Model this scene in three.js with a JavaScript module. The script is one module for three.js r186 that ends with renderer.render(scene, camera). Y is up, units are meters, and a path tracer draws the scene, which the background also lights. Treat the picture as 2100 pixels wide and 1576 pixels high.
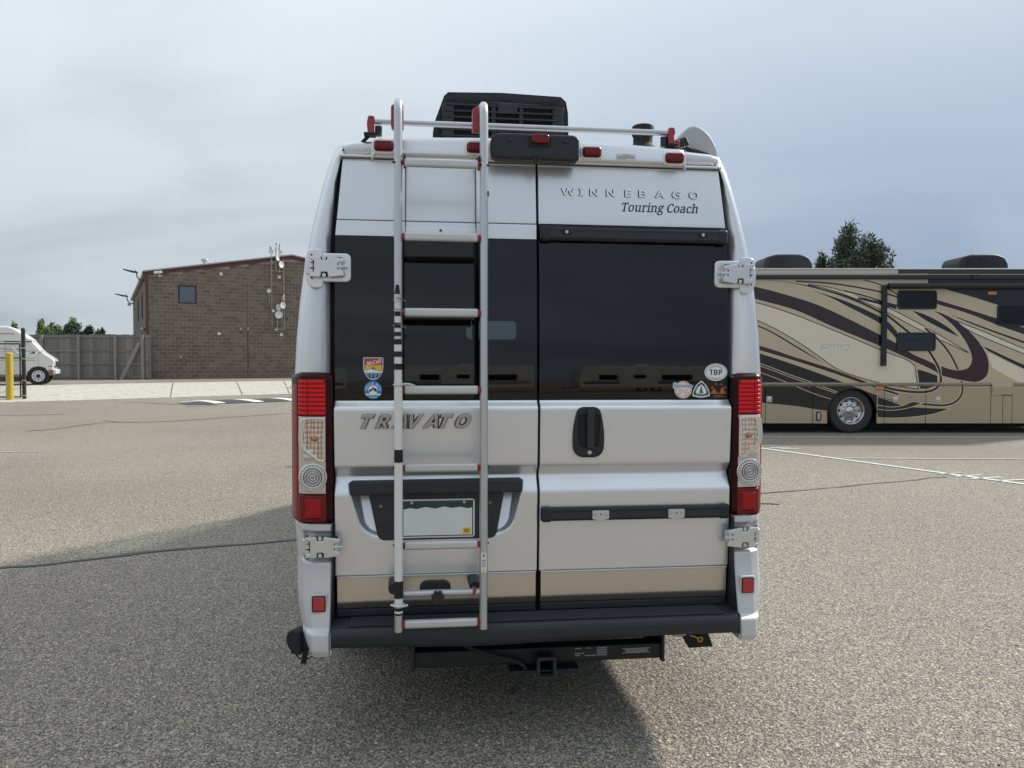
import * as THREE from 'three';
import { RoundedBoxGeometry } from 'three/addons/geometries/RoundedBoxGeometry.js';
import { mergeGeometries } from 'three/addons/utils/BufferGeometryUtils.js';
import { FontLoader } from 'three/addons/loaders/FontLoader.js';
import { TextGeometry } from 'three/addons/geometries/TextGeometry.js';

// ------------------------------------------------------------------ camera, sky, sun, exposure
const scene = new THREE.Scene();
const camera = new THREE.PerspectiveCamera(53.1, 2100 / 1576, 0.05, 3000);
camera.position.set(0, 1.6, 0);
camera.rotation.x = -Math.atan(48 / 1577);
const renderer = new THREE.WebGLRenderer({ antialias: true });
renderer.setSize(1024, 768);
renderer.toneMapping = THREE.LinearToneMapping;
renderer.toneMappingExposure = 1.1;
renderer.shadowMap.enabled = true;

let seed = 12345;
const rnd = () => { seed = (seed * 1664525 + 1013904223) >>> 0; return seed / 4294967296; };
const rr = (a, b) => a + (b - a) * rnd();
const clamp = (x, a, b) => Math.min(b, Math.max(a, x));
const mix = (a, b, t) => a + (b - a) * t;
const sst = (a, b, x) => { const t = clamp((x - a) / (b - a), 0, 1); return t * t * (3 - 2 * t); };
function hash3(i, j, k) { let h = (i * 374761393 + j * 668265263 + k * 2147483647) | 0; h = Math.imul(h ^ (h >>> 13), 1274126177); h ^= h >>> 16; return (h >>> 0) / 4294967296; }
function noise3(x, y, z) {
  const i = Math.floor(x), j = Math.floor(y), k = Math.floor(z); let u = x - i, v = y - j, w = z - k;
  u = u * u * (3 - 2 * u); v = v * v * (3 - 2 * v); w = w * w * (3 - 2 * w);
  const h = (a, b, c) => hash3(i + a, j + b, k + c);
  return mix(mix(mix(h(0, 0, 0), h(1, 0, 0), u), mix(h(0, 1, 0), h(1, 1, 0), u), v), mix(mix(h(0, 0, 1), h(1, 0, 1), u), mix(h(0, 1, 1), h(1, 1, 1), u), v), w);
}
function fbm(x, y, z, o = 5) { let s = 0, a = .5, n = 0; for (let q = 0; q < o; q++) { s += a * noise3(x, y, z); n += a; a *= .5; x = x * 2.03 + 7.1; y = y * 2.03 + 3.7; z = z * 2.03 + 1.3; } return s / n; }

const sunDir = new THREE.Vector3(1.1, 1, -0.9).normalize();
// an overcast layer: broad cloud banks on a plane above the lot, brighter towards the zenith as overcast skies are
{
  const W = 1536, Hh = 768, data = new Float32Array(W * Hh * 4);
  for (let r = 0; r < Hh; r++) for (let c = 0; c < W; c++) {
    const el = (r + .5) / Hh * Math.PI - Math.PI / 2, az = (c + .5) / W * 2 * Math.PI - Math.PI;   // v up; az along u
    const dx = Math.cos(el) * Math.cos(az), dz = Math.cos(el) * Math.sin(az), dy = Math.sin(el);
    const up = Math.max(dy, 0), k = 1 / (up + .22);
    const qx = dx * k, qz = dz * k, px = qx * .96 + qz * .28, pz = qz * .96 - qx * .28;
    const wx = fbm(px * .9 + 5, 1.7, pz * .9, 4) - .5, wz = fbm(px * .9, 9.2, pz * .9 + 3, 4) - .5;
    const big = fbm(px * .55 + wx * 1.1 + 7.9, .4, pz * .75 + wz * 1.1 + 15.3, 5);
    const fine = fbm(px * 1.2 + wx * 2 + 8, 2.2, pz * 2.5 + wz * 2, 5);
    const cl = sst(.33, .62, big * .70 + fine * .30), blue = sst(-.12, .52, dx * .95 + dz * -.05 + (big - .5) * .8) * (1 - .8 * sst(.22, .52, up));
    const gain = (.80 + .80 * up) / 1.2, B = [.76, .835, .90], D = [.50, .575, .66], L = [.37, .485, .675], i = (r * W + c) * 4;
    for (let q = 0; q < 3; q++) data[i + q] = gain * mix(mix(D[q], B[q], cl), mix(L[q], B[q], cl * .3), .96 * blue);
    data[i + 3] = 1;
  }
  const sky = new THREE.DataTexture(data, W, Hh, THREE.RGBAFormat, THREE.FloatType);
  sky.mapping = THREE.EquirectangularReflectionMapping; sky.magFilter = THREE.LinearFilter; sky.minFilter = THREE.LinearFilter; sky.colorSpace = THREE.LinearSRGBColorSpace; sky.needsUpdate = true;
  scene.background = sky; scene.environment = sky;
}
const sun = new THREE.DirectionalLight(new THREE.Color().setRGB(1, .95, .87), 3.8);
sun.position.copy(sunDir).multiplyScalar(60); sun.target.position.set(0, 0, -8);
sun.castShadow = true; sun.shadow.radius = 8; sun.shadow.mapSize.set(4096, 4096);
Object.assign(sun.shadow.camera, { left: -45, right: 45, top: 45, bottom: -45, near: 1, far: 160 });
scene.add(sun, sun.target);

// ------------------------------------------------------------------ helpers
const RGB = (r, g, b) => new THREE.Color().setRGB(r, g, b);
const std = (c, rough = .6, metal = 0, o = {}) => new THREE.MeshStandardMaterial({ color: RGB(...c), roughness: rough, metalness: metal, side: THREE.DoubleSide, ...o });
const phy = (c, rough, metal, o = {}) => new THREE.MeshPhysicalMaterial({ color: RGB(...c), roughness: rough, metalness: metal, side: THREE.DoubleSide, ...o });
const used = {};
function numbered(n) { used[n] = (used[n] || 0) + 1; return used[n] === 1 ? n : n + '_' + String(used[n] - 1).padStart(3, '0'); }
function part(name, geo, mat, parent, pos, rot) {
  const m = new THREE.Mesh(geo, mat); m.name = name; m.castShadow = m.receiveShadow = true;
  if (pos) m.position.set(...pos); if (rot) m.rotation.set(...rot); parent.add(m); return m;
}
function grp(name, parent, pos, ry = 0) { const g = new THREE.Group(); g.name = name; if (pos) g.position.set(...pos); g.rotation.y = ry; parent.add(g); return g; }
function thing(name, label, category, pos = [0, 0, 0], ry = 0, group) { const g = grp(numbered(name), scene, pos, ry); g.userData = { label, category }; if (group) g.userData.group = group; return g; }
function tagged(name, geo, mat, label, category, pos, rot, group) { const m = part(numbered(name), geo, mat, scene, pos, rot); m.userData = { label, category }; if (group) m.userData.group = group; return m; }
const box = (w, h, d) => new THREE.BoxGeometry(w, h, d);
const rbox = (w, h, d, r = .01, s = 2) => new RoundedBoxGeometry(w, h, d, s, Math.min(r, w / 2.01, h / 2.01, d / 2.01));
const cyl = (r1, r2, h, n = 20) => new THREE.CylinderGeometry(r1, r2, h, n);
const tr = (g, x = 0, y = 0, z = 0, rx = 0, ry = 0, rz = 0) => { if (rx) g.rotateX(rx); if (ry) g.rotateY(ry); if (rz) g.rotateZ(rz); g.translate(x, y, z); return g; };
const V3 = p => new THREE.Vector3(...p);
const tube = (pts, r, seg = 32, rad = 10, tension = .5) => new THREE.TubeGeometry(new THREE.CatmullRomCurve3(pts.map(V3), false, 'catmullrom', tension), seg, r, rad);
function bar(a, b, r, n = 8) { const A = V3(a), B = V3(b), g = cyl(r, r, A.distanceTo(B), n); g.applyQuaternion(new THREE.Quaternion().setFromUnitVectors(new THREE.Vector3(0, 1, 0), B.clone().sub(A).normalize())); g.translate(...A.add(B).multiplyScalar(.5).toArray()); return g; }
const shp = pts => new THREE.Shape(pts.map(p => new THREE.Vector2(p[0], p[1])));
function ext(pts, depth, bevel = 0, holes = [], seg = 2) {
  const s = pts instanceof THREE.Shape ? pts : shp(pts); for (const h of holes) s.holes.push(h instanceof THREE.Path ? h : new THREE.Path(h.map(p => new THREE.Vector2(p[0], p[1]))));
  return new THREE.ExtrudeGeometry(s, { depth: depth - 2 * bevel, bevelEnabled: bevel > 0, bevelSize: bevel, bevelThickness: bevel, bevelOffset: -bevel, bevelSegments: seg, curveSegments: 20 }).translate(0, 0, bevel);
}
function rrect(x0, y0, x1, y1, r) {
  const s = new THREE.Shape(); s.moveTo(x0 + r, y0); s.lineTo(x1 - r, y0); s.absarc(x1 - r, y0 + r, r, -Math.PI / 2, 0); s.lineTo(x1, y1 - r); s.absarc(x1 - r, y1 - r, r, 0, Math.PI / 2);
  s.lineTo(x0 + r, y1); s.absarc(x0 + r, y1 - r, r, Math.PI / 2, Math.PI); s.lineTo(x0, y0 + r); s.absarc(x0 + r, y0 + r, r, Math.PI, Math.PI * 1.5); return s;
}
// rounded polygon through corner points
function rpoly(pts, r) {
  const s = new THREE.Shape(), n = pts.length;
  for (let i = 0; i < n; i++) {
    const p = pts[i], a = pts[(i + n - 1) % n], b = pts[(i + 1) % n], R = p[2] ?? r;
    const da = Math.hypot(a[0] - p[0], a[1] - p[1]), db = Math.hypot(b[0] - p[0], b[1] - p[1]), q = Math.min(R, da / 2.05, db / 2.05);
    const s0 = [p[0] + (a[0] - p[0]) / da * q, p[1] + (a[1] - p[1]) / da * q], s1 = [p[0] + (b[0] - p[0]) / db * q, p[1] + (b[1] - p[1]) / db * q];
    if (i) s.lineTo(...s0); else s.moveTo(...s0); s.quadraticCurveTo(p[0], p[1], s1[0], s1[1]);
  }
  s.closePath(); return s;
}
function surf(f, nu, nv, skip) {
  const P = [], U = [], I = [];
  for (let j = 0; j <= nv; j++) for (let i = 0; i <= nu; i++) { const p = f(i / nu, j / nv, i, j); P.push(p[0], p[1], p[2]); U.push(p[3] ?? i / nu, p[4] ?? j / nv); }
  for (let j = 0; j < nv; j++) for (let i = 0; i < nu; i++) { if (skip && skip(i, j)) continue; const a = j * (nu + 1) + i; I.push(a, a + 1, a + nu + 2, a, a + nu + 2, a + nu + 1); }
  const g = new THREE.BufferGeometry(); g.setAttribute('position', new THREE.Float32BufferAttribute(P, 3)); g.setAttribute('uv', new THREE.Float32BufferAttribute(U, 2)); g.setIndex(I); g.computeVertexNormals();
  if (!skip) return g;
  const map = new Map(), p2 = [], u2 = [], n2 = [], N = g.attributes.normal.array, i2 = I.map(k => { if (!map.has(k)) { map.set(k, map.size); p2.push(P[k * 3], P[k * 3 + 1], P[k * 3 + 2]); u2.push(U[k * 2], U[k * 2 + 1]); n2.push(N[k * 3], N[k * 3 + 1], N[k * 3 + 2]); } return map.get(k); });
  const h = new THREE.BufferGeometry(); h.setAttribute('position', new THREE.Float32BufferAttribute(p2, 3)); h.setAttribute('uv', new THREE.Float32BufferAttribute(u2, 2)); h.setAttribute('normal', new THREE.Float32BufferAttribute(n2, 3)); h.setIndex(i2); return h;
}
// a sheet-metal panel: outline xL(y)..xR(y), surface z(x,y), rolled-in edge of the given thickness
function panel(xL, xR, y0, y1, nx, ny, zf, thick = .03, roll = .004) {
  const fx = typeof xL === 'function' ? xL : () => xL, gx = typeof xR === 'function' ? xR : () => xR;
  const edge = [[0, thick], [0, roll], [roll * .35, roll * .3], [roll, 0]];
  const us = [], vs = [];
  const fill = (arr, n) => { for (const e of edge) arr.push(['a', e]); for (let i = 1; i < n; i++) arr.push(['t', i / n]); for (const e of [...edge].reverse()) arr.push(['b', e]); };
  fill(us, nx); fill(vs, ny);
  return surf((u, v, i, j) => {
    const [ku, eu] = us[i], [kv, ev] = vs[j]; let drop = 0, y, x;
    if (kv === 't') y = mix(y0 + roll, y1 - roll, ev); else { y = kv === 'a' ? y0 + ev[0] : y1 - ev[0]; drop = Math.max(drop, ev[1]); }
    const a = fx(y), b = gx(y);
    if (ku === 't') x = mix(a + roll, b - roll, eu); else { x = ku === 'a' ? a + eu[0] : b - eu[0]; drop = Math.max(drop, eu[1]); }
    return [x, y, zf(x, y) - drop, x, y];
  }, us.length - 1, vs.length - 1);
}
const merge = a => mergeGeometries(a.map(g => { const q = g.index ? g.toNonIndexed() : g; for (const k of Object.keys(q.attributes)) if (!['position', 'normal', 'uv'].includes(k)) q.deleteAttribute(k); return q; }));
function canvasTex(w, h, draw) { const c = document.createElement('canvas'); c.width = w; c.height = h; const g = c.getContext('2d'); draw(g, w, h); const t = new THREE.CanvasTexture(c); t.colorSpace = THREE.SRGBColorSpace; t.magFilter = THREE.LinearFilter; t.anisotropy = 8; return t; }
function dataTex(n, fn, srgb = false) { const d = new Uint8Array(n * n * 4); fn(d, n); const t = new THREE.DataTexture(d, n, n); t.wrapS = t.wrapT = THREE.RepeatWrapping; t.magFilter = THREE.LinearFilter; t.minFilter = THREE.LinearMipmapLinearFilter; t.generateMipmaps = true; if (srgb) t.colorSpace = THREE.SRGBColorSpace; t.needsUpdate = true; return t; }
const toS = v => Math.round(255 * clamp(v <= .0031308 ? v * 12.92 : 1.055 * Math.pow(v, 1 / 2.4) - .055, 0, 1));
// decal: a thin shaped print, uv over its bounding box
function printGeo(shape, depth = .0012) {
  const g = new THREE.ExtrudeGeometry(shape, { depth, bevelEnabled: false, curveSegments: 32 }); g.computeBoundingBox(); const b = g.boundingBox, p = g.attributes.position, u = g.attributes.uv;
  for (let i = 0; i < p.count; i++) u.setXY(i, (p.getX(i) - b.min.x) / (b.max.x - b.min.x), (p.getY(i) - b.min.y) / (b.max.y - b.min.y)); return g;
}
const ellipse = (cx, cy, a, b) => { const s = new THREE.Shape(); s.absellipse(cx, cy, a, b, 0, Math.PI * 2); return s; };
const fSans = await new FontLoader().loadAsync('fonts/droid/droid_sans_regular.typeface.json');
const fBold = await new FontLoader().loadAsync('fonts/droid/droid_sans_bold.typeface.json');
function letters(str, font, size, depth, xs, sx = 1, shear = 0, bevel = .0008, rise = bevel, segs = 2) {
  const gs = []; [...str].forEach((ch, i) => { if (ch === ' ') return; const g = new TextGeometry(ch, { font, size, depth, curveSegments: 5, bevelEnabled: bevel > 0, bevelSize: bevel, bevelThickness: rise, bevelSegments: segs }); g.scale(sx, 1, 1); if (shear) g.applyMatrix4(new THREE.Matrix4().makeShear(0, 0, shear, 0, 0, 0)); g.computeBoundingBox(); g.translate(xs[i] - (g.boundingBox.min.x + g.boundingBox.max.x) / 2, 0, 0); gs.push(g); });
  return merge(gs);
}

// ------------------------------------------------------------------ surfaces
const M = {};
M.stone = dataTex(2048, (d, n) => {
  for (let i = 0; i < n * n; i++) { const v = 0.08 + .03 * rnd(); d[i * 4] = toS(v * 1.05); d[i * 4 + 1] = toS(v); d[i * 4 + 2] = toS(v * .93); d[i * 4 + 3] = 255; }
  for (let s = 0; s < 300000; s++) {
    const x = rnd() * n | 0, y = rnd() * n | 0, r = 1.3 + rnd() * rnd() * 4.0, e = rr(.55, 1), th = rnd() * 3.14, ct = Math.cos(th), st = Math.sin(th);
    let v = .14 + .27 * Math.pow(rnd(), .9); if (rnd() < .08) v = rr(.42, .62); if (rnd() < .10) v = rr(.06, .12);
    const w = rr(-.06, .10), R = toS(v * (1.15 + w)), G = toS(v * 1.01), B = toS(v * (.80 - w)), q = Math.ceil(r);
    for (let j = -q; j <= q; j++) for (let i = -q; i <= q; i++) { const a = i * ct + j * st, b = (-i * st + j * ct) / e; if (a * a + b * b > r * r) continue; const o = (((y + j + n) % n) * n + (x + i + n) % n) * 4; d[o] = R; d[o + 1] = G; d[o + 2] = B; }
  }
}, true);
M.stoneBump = dataTex(1024, (d, n) => {
  const h = new Float32Array(n * n);
  for (let s = 0; s < 90000; s++) { const x = rnd() * n | 0, y = rnd() * n | 0, r = 1.2 + rnd() * 2.4, v = rnd(), q = Math.ceil(r); for (let j = -q; j <= q; j++) for (let i = -q; i <= q; i++) { const t = (i * i + j * j) / (r * r); if (t > 1) continue; const o = ((y + j + n) % n) * n + (x + i + n) % n; h[o] = v * (1 - .5 * t); } }
  for (let i = 0; i < n * n; i++) { const v = h[i] * 255; d[i * 4] = d[i * 4 + 1] = d[i * 4 + 2] = v; d[i * 4 + 3] = 255; }
});
const grainTex = (n, base, amp, sx, sy, o = 4) => dataTex(n, (d) => { for (let j = 0; j < n; j++) for (let i = 0; i < n; i++) { const a = i / n * 6.2832, b = j / n * 6.2832; const v = fbm(Math.cos(a) * sx + 9, Math.sin(a) * sx + Math.cos(b) * sy * .5 + 9, Math.sin(b) * sy + 9, o) - .5 + (rnd() - .5) * .25; const k = toS(clamp(base + amp * v, 0, 1)); d[(j * n + i) * 4] = d[(j * n + i) * 4 + 1] = d[(j * n + i) * 4 + 2] = k; d[(j * n + i) * 4 + 3] = 255; } }, true);
const gConc = grainTex(512, .82, .5, 5, 5), gWood = grainTex(512, .78, .9, 14, 1.6), gBlock = grainTex(256, .78, .9, 12, 12), gPlastic = grainTex(256, .5, .8, 24, 24, 3);
M.asphalt = new THREE.MeshStandardMaterial({ map: M.stone, bumpMap: M.stoneBump, bumpScale: .006, roughness: .92, vertexColors: true, side: THREE.DoubleSide });
M.silver = phy([.73, .74, .755], .31, .70, { clearcoat: .7, clearcoatRoughness: .06 });
M.silverPl = phy([.60, .60, .60], .48, .4, { clearcoat: .15, clearcoatRoughness: .3 });
M.hinge = phy([.66, .67, .68], .30, .7, { clearcoat: .2, clearcoatRoughness: .12 });
M.alu = std([.52, .535, .55], .34, .75);
M.alu2 = std([.57, .57, .555], .40, .4);
M.chrome = std([.78, .78, .79], .1, 1);
M.blackPl = std([.010, .012, .016], .5, 0, { bumpMap: gPlastic, bumpScale: .0002 });
M.greyPl = std([.020, .023, .029], .55, 0, { bumpMap: gPlastic, bumpScale: .0002 });
M.rubber = std([.012, .012, .013], .75);
M.seal = std([.008, .008, .009], .7);
M.red = phy([.30, .018, .022], .35, 0, { clearcoat: .4, clearcoatRoughness: .1 });
M.redLens = phy([.74, .004, .010], .3, 0, { specularIntensity: .6 });
M.redDeep = phy([.15, .002, .005], .22, 0, { specularIntensity: .8 });
M.maroon = phy([.032, .002, .004], .3, 0, { specularIntensity: .35 });
M.steel = std([.60, .555, .49], .30, .9);
M.glassDark = phy([.09, .11, .12], .02, 0, { transmission: 1, thickness: 0, ior: 1.5 });
M.glassOpaque = phy([.006, .008, .010], .03, 0, { specularIntensity: .7 });
M.glassGreen = phy([.62, .74, .70], .02, 0, { transmission: 1, thickness: 0, ior: 1.5 });
M.interior = std([.05, .05, .052], .8);
M.cream = std([.55, .52, .45], .5);

// ------------------------------------------------------------------ ground
const nearEdge = x => mix(25.8, 30.8, clamp((x + 14.6) / 5.8, -.6, 1.6));
function hAt(x, z) {
  const d = -z, L = 1 - sst(-4, 4, x), n = nearEdge(x);
  return L * (.26 * sst(11, n, d) + .33 * clamp((d - n) / 7, 0, 1));
}
{
  const xs = [], zs = []; const push = (a, l, s) => { for (let v = l[0]; v < l[1]; v += s) a.push(v); };
  for (const a of [xs, zs]) { push(a, [-900, -120], 130); push(a, [-120, -50], 10); push(a, [-50, 30], .8); push(a, [30, 110], 10); push(a, [110, 901], 130); a.push(900); }
  const P = [], U = [], C = [], I = [];
  for (const z of zs) for (const x of xs) {
    P.push(x, hAt(x, z), z); U.push(x / 3, z / 3);
    const v = .80 + .40 * fbm(x * .35 + 40, .3, z * .35 + 17, 4) + .1 * (noise3(x * .08 + 9, 2, z * .5 + 4) - .5), w = (noise3(x * .2, 8, z * .2) - .5) * .05;
    C.push(v * (1 + w), v, v * (1 - w));
  }
  const nx = xs.length; for (let j = 0; j < zs.length - 1; j++) for (let i = 0; i < nx - 1; i++) { const a = j * nx + i; I.push(a, a + nx, a + nx + 1, a, a + nx + 1, a + 1); }
  const g = new THREE.BufferGeometry(); g.setAttribute('position', new THREE.Float32BufferAttribute(P, 3)); g.setAttribute('uv', new THREE.Float32BufferAttribute(U, 2)); g.setAttribute('color', new THREE.Float32BufferAttribute(C, 3)); g.setIndex(I); g.computeVertexNormals();
  const ground = part('ground', g, M.asphalt, scene); ground.userData.kind = 'structure';
  // ribbons that lie on the lot: tar seals and paint
  function ribbon(pts, w, lift, jit = 0, step = .12) {
    const c = new THREE.CatmullRomCurve3(pts.map(p => new THREE.Vector3(p[0], 0, p[1])), false, 'catmullrom', .3), n = Math.max(4, Math.round(c.getLength() / step)), Q = [];
    for (let i = 0; i <= n; i++) { const p = c.getPointAt(i / n), t = c.getTangentAt(i / n); const j = jit * (noise3(i * .35, 3, pts[0][0]) - .5) * 2, ww = (Array.isArray(w) ? mix(w[0], w[1], i / n) : w) * (1 + (jit ? (noise3(i * .5, 7, pts[0][1]) - .4) * 1.1 : 0)); const nxx = -t.z, nz = t.x; const x = p.x + nxx * j, z = p.z + nz * j; Q.push([x - nxx * ww / 2, z - nz * ww / 2, x + nxx * ww / 2, z + nz * ww / 2]); }
    return surf((u, v, i, j) => { const q = Q[j]; const x = i ? q[2] : q[0], z = i ? q[3] : q[1]; return [x, hAt(x, z) + lift, z, x, z]; }, 1, n);
  }
  const tar = std([.045, .044, .045], .55), tarOld = std([.10, .097, .092], .8), paint = std([.74, .74, .71], .75, 0, { map: gConc }), paintWorn = std([.5, .48, .43], .85, 0, { map: gConc });
  for (const [p, w, m] of [
    [[[-6.2, -4.9], [-5, -5.4], [-3.94, -5.87], [-3.33, -6.14], [-2.85, -6.46], [-2.33, -6.63], [-1.96, -6.83], [-1, -7.3]], .055, tar],
    [[[-10.6, -16.7], [-10.23, -17.2], [-9.9, -18.6], [-8.5, -19.0], [-7.4, -20.2], [-6.2, -21.5]], .07, tarOld],
    [[[-10.2, -19.2], [-9.7, -18.8], [-9.1, -18.7]], .05, tarOld],
    [[[-15, -19.6], [-13.4, -20.1], [-12, -20.6]], .07, tarOld],
    [[[-12.6, -25.0], [-10.6, -24.3], [-9.3, -24.2], [-9.9, -23.3]], .07, tarOld],
    [[[2.3, -8.85], [3.03, -9.2], [3.68, -9.48], [4.44, -9.82], [5.25, -10.18], [5.96, -10.52]], .035, tarOld],
    [[[2.3, -8.6], [2.83, -8.54], [2.97, -8.48]], .04, tar], [[[-3.4, -11.5], [-3.0, -11.6], [-2.6, -11.5]], .05, tarOld], [[[-6.5, -22.4], [-5.9, -22.0], [-5.5, -21.9]], .1, tarOld]]) part('crack_seal', ribbon(p, w, .006, .035), m, ground);
  for (const [p, w, m] of [[[[1, -16.04], [5.3, -16.0], [10.64, -15.95], [16, -15.9]], .11, paint], [[[5.42, -12.52], [8.28, -12.4], [13, -12.2]], .09, paintWorn], [[[3.6, -15.8], [4.57, -13.9], [6.62, -9.89], [7.6, -8.0]], .1, paint],
  [[[4.62, -14.35], [4.95, -14.3]], .07, paintWorn], [[[4.72, -14.02], [5.1, -14.08]], .07, paint], [[[4.85, -13.85], [5.22, -13.9]], .07, paint], [[[5.98, -10.75], [6.4, -10.88]], .06, paintWorn], [[[6.1, -10.55], [6.55, -10.68]], .06, paint], [[[6.2, -10.34], [6.7, -10.48]], .06, paint], [[[6.45, -10.15], [7.0, -10.3]], .06, paint], [[[-9.0, -13.3], [-8.15, -13.4]], .08, paintWorn]]) part('painted_line', ribbon(p, w, .008, 0, .4), m, ground);
  // small pebbles and bits of tar scattered over the lot
  const gs = []; for (let i = 0; i < 150; i++) { const x = rr(-6, 6.5), z = -rr(2.6, 13), s = rr(.003, .008); const q = new THREE.IcosahedronGeometry(s, 0); q.scale(1, .6, rr(.7, 1.3)); q.rotateY(rnd() * 6); q.translate(x, hAt(x, z) + s * .3, z); gs.push(q); }
  const peb = part('loose_pebbles', merge(gs), std([.09, .085, .08], .9), scene); peb.userData = { kind: 'stuff', label: 'loose dark pebbles scattered over the parking lot', category: 'pebbles' };
  // concrete drive apron up to the fence, poured as slabs
  const conc = std([.56, .53, .45], .88, 0, { map: gConc, bumpMap: gConc, bumpScale: .002 });
  const ap = grp('concrete_apron', scene); ap.userData.kind = 'structure';
  const cuts = [[-27, -27.2], [-21.6, -23.5], [-16.9, -19.3], [-12.35, -15.4], [-10.35, -13.2], [-8.9, -11.3], [-6.5, -8.2]];
  for (let i = 0; i < cuts.length - 1; i++) {
    const [a0, a1] = cuts[i], [b0, b1] = cuts[i + 1];
    part('slab', surf((u, v) => { const x0 = mix(a0 + .02, b0 - .02, u), x1 = mix(a1 + .02, b1 - .02, u), x = mix(x0, x1, v), d0 = nearEdge(x0), d1 = d0 + 7.2, z = -mix(d0, d1, v); return [x, hAt(x, z) + .012, z, x / 4, z / 4]; }, 10, 14), conc, ap);
  }
}

// ------------------------------------------------------------------ the camper van
const van = thing('camper_van', 'silver high-roof camper van seen from behind with ladder on its rear door', 'camper van', [.105, 0, -3.25]);
van.rotation.set(0, 0.1152, -0.0034, 'YXZ');
const lean = y => .078 * Math.pow(Math.max(0, y - 1.435), 2), glassZ = y => -.014 - lean(y);
{
  const Pf = [[.95, .40], [.985, .5], [1.012, .7], [1.028, .95], [1.03, 1.3], [1.024, 1.55], [1.016, 1.7], [1.003, 1.85], [.984, 2.0], [.964, 2.12], [.943, 2.22], [.914, 2.34], [.886, 2.44], [.866, 2.495], [.84, 2.522], [.80, 2.535], [.7, 2.543], [.5, 2.549], [.25, 2.552], [0, 2.553]];
  const full = [...Pf.map(p => [-p[0], p[1]]), ...[...Pf].slice(0, -1).reverse()];
  const doorX = y => y < 1.2 ? .860 : y < 1.5 ? mix(.860, .868, (y - 1.2) / .3) : y < 2.1 ? .868 : mix(.868, .838, (y - 2.1) / .35);
  // stations: z, inset, top height, width scale, kind
  const St = [[-.10, 'jamb'], [-.028, 'open'], [-.018, .06], [-.026, .035], [-.055, .014], [-.11, .003], [-.2, 0], [-1, 0], [-2, 0], [-3, 0], [-4, 0], [-4.45, 0], [-4.7, 0, 2.5, .985], [-5.0, 0, 2.2, .97], [-5.3, 0, 1.75, .95], [-5.55, 0, 1.32, .93], [-5.85, 0, 1.2, .9], [-6.05, 0, 1.05, .85], [-6.12, 0, .8, .8]];
  const pt = (i, j) => {
    const [x, y] = full[i], s = St[j];
    if (typeof s[1] === 'string') { const roof = y > 2.452; const dx = doorX(Math.min(y, 2.45)); const k = Math.abs(x) / .88; return [roof ? Math.sign(x) * Math.min(.834, k * .86) : Math.sign(x) * dx, Math.min(y, 2.452), s[0] - lean(Math.min(y, 2.452))]; }
    const ht = s[2] ?? 2.553, ws = s[3] ?? 1, ins = s[1], q = (2.553 - y) / 2.553; const yy = .4 + (y - .4) * (ht - .4) / 2.153 - (y > 2.46 ? ins * .5 : 0);
    const ax = Math.max(0, Math.abs(x) - ins * (y > 2.5 ? .4 : 1)); const lz = s[0] > -.15 ? .9 * lean(y) : 0;
    return [Math.sign(x) * ax * ws, yy, s[0] - lz];
  };
  const nI = full.length - 1, nJ = St.length - 1, c = full.length >> 1;
  const isScreen = (i, j) => j >= 12 && j <= 14 && i >= 9 && i < nI - 9, isLeft = (i, j) => j >= 11 && j <= 13 && i >= 5 && i <= 7, isRight = (i, j) => j >= 11 && j <= 13 && i < nI - 4 && i >= nI - 8;
  const isGlass = (i, j) => isScreen(i, j) || isLeft(i, j) || isRight(i, j);
  const f = (u, v, i, j) => pt(i, j);
  const shell = part('body', surf(f, nI, nJ, isGlass), M.silver, van);
  part('windscreen', surf(f, nI, nJ, (i, j) => !isScreen(i, j)), M.glassGreen, van);
  for (const q of [isLeft, isRight]) part('cab_side_window', surf(f, nI, nJ, (i, j) => !q(i, j)), M.glassGreen, van);
  // dark liner of the cabin with a bulkhead that leaves a view forward to the windscreen
  part('interior_lining', surf((u, v, i, j) => { const [x, y] = full[i]; return [x * .95, .55 + (y - .4) * .9, [-.22, -4.4][j]]; }, nI, 1), M.interior, van);
  part('floor_pan', box(1.86, .06, 5.6), M.seal, van, [0, .43, -3.0]);
  const cab = shp([[-.9, .55], [.9, .55], [.9, 2.4], [-.9, 2.4]]); cab.holes.push(rrect(-.16, 1.76, .22, 1.90, .03)); part('bulkhead', ext(cab, .02), M.interior, van, [0, 0, -2.6]);
  part('washroom_wall', box(.84, 1.8, .03), M.interior, van, [.45, 1.5, -.28]);
  part('galley_counter', rbox(.46, .03, 1.2, .008), std([.35, .33, .30], .3), van, [-.46, 1.56, -1.4]);
  part('galley_cabinet', box(.44, .9, 1.15), M.interior, van, [-.46, 1.08, -1.42]);
  const seal = shp([[-.872, .46], [.872, .46], [.872, 1.9], [.865, 2.12], [.838, 2.456], [-.838, 2.456], [-.865, 2.12], [-.872, 1.9]]);
  seal.holes.push(shp([[-.80, 1.47], [-.80, 2.08], [.80, 2.08], [.80, 1.47]]));
  const sg = ext(seal, .02); { const p = sg.attributes.position; for (let i = 0; i < p.count; i++) p.setZ(i, p.getZ(i) - lean(p.getY(i))); } part('door_seal', sg, M.seal, van, [0, 0, -.085]);
}
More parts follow.
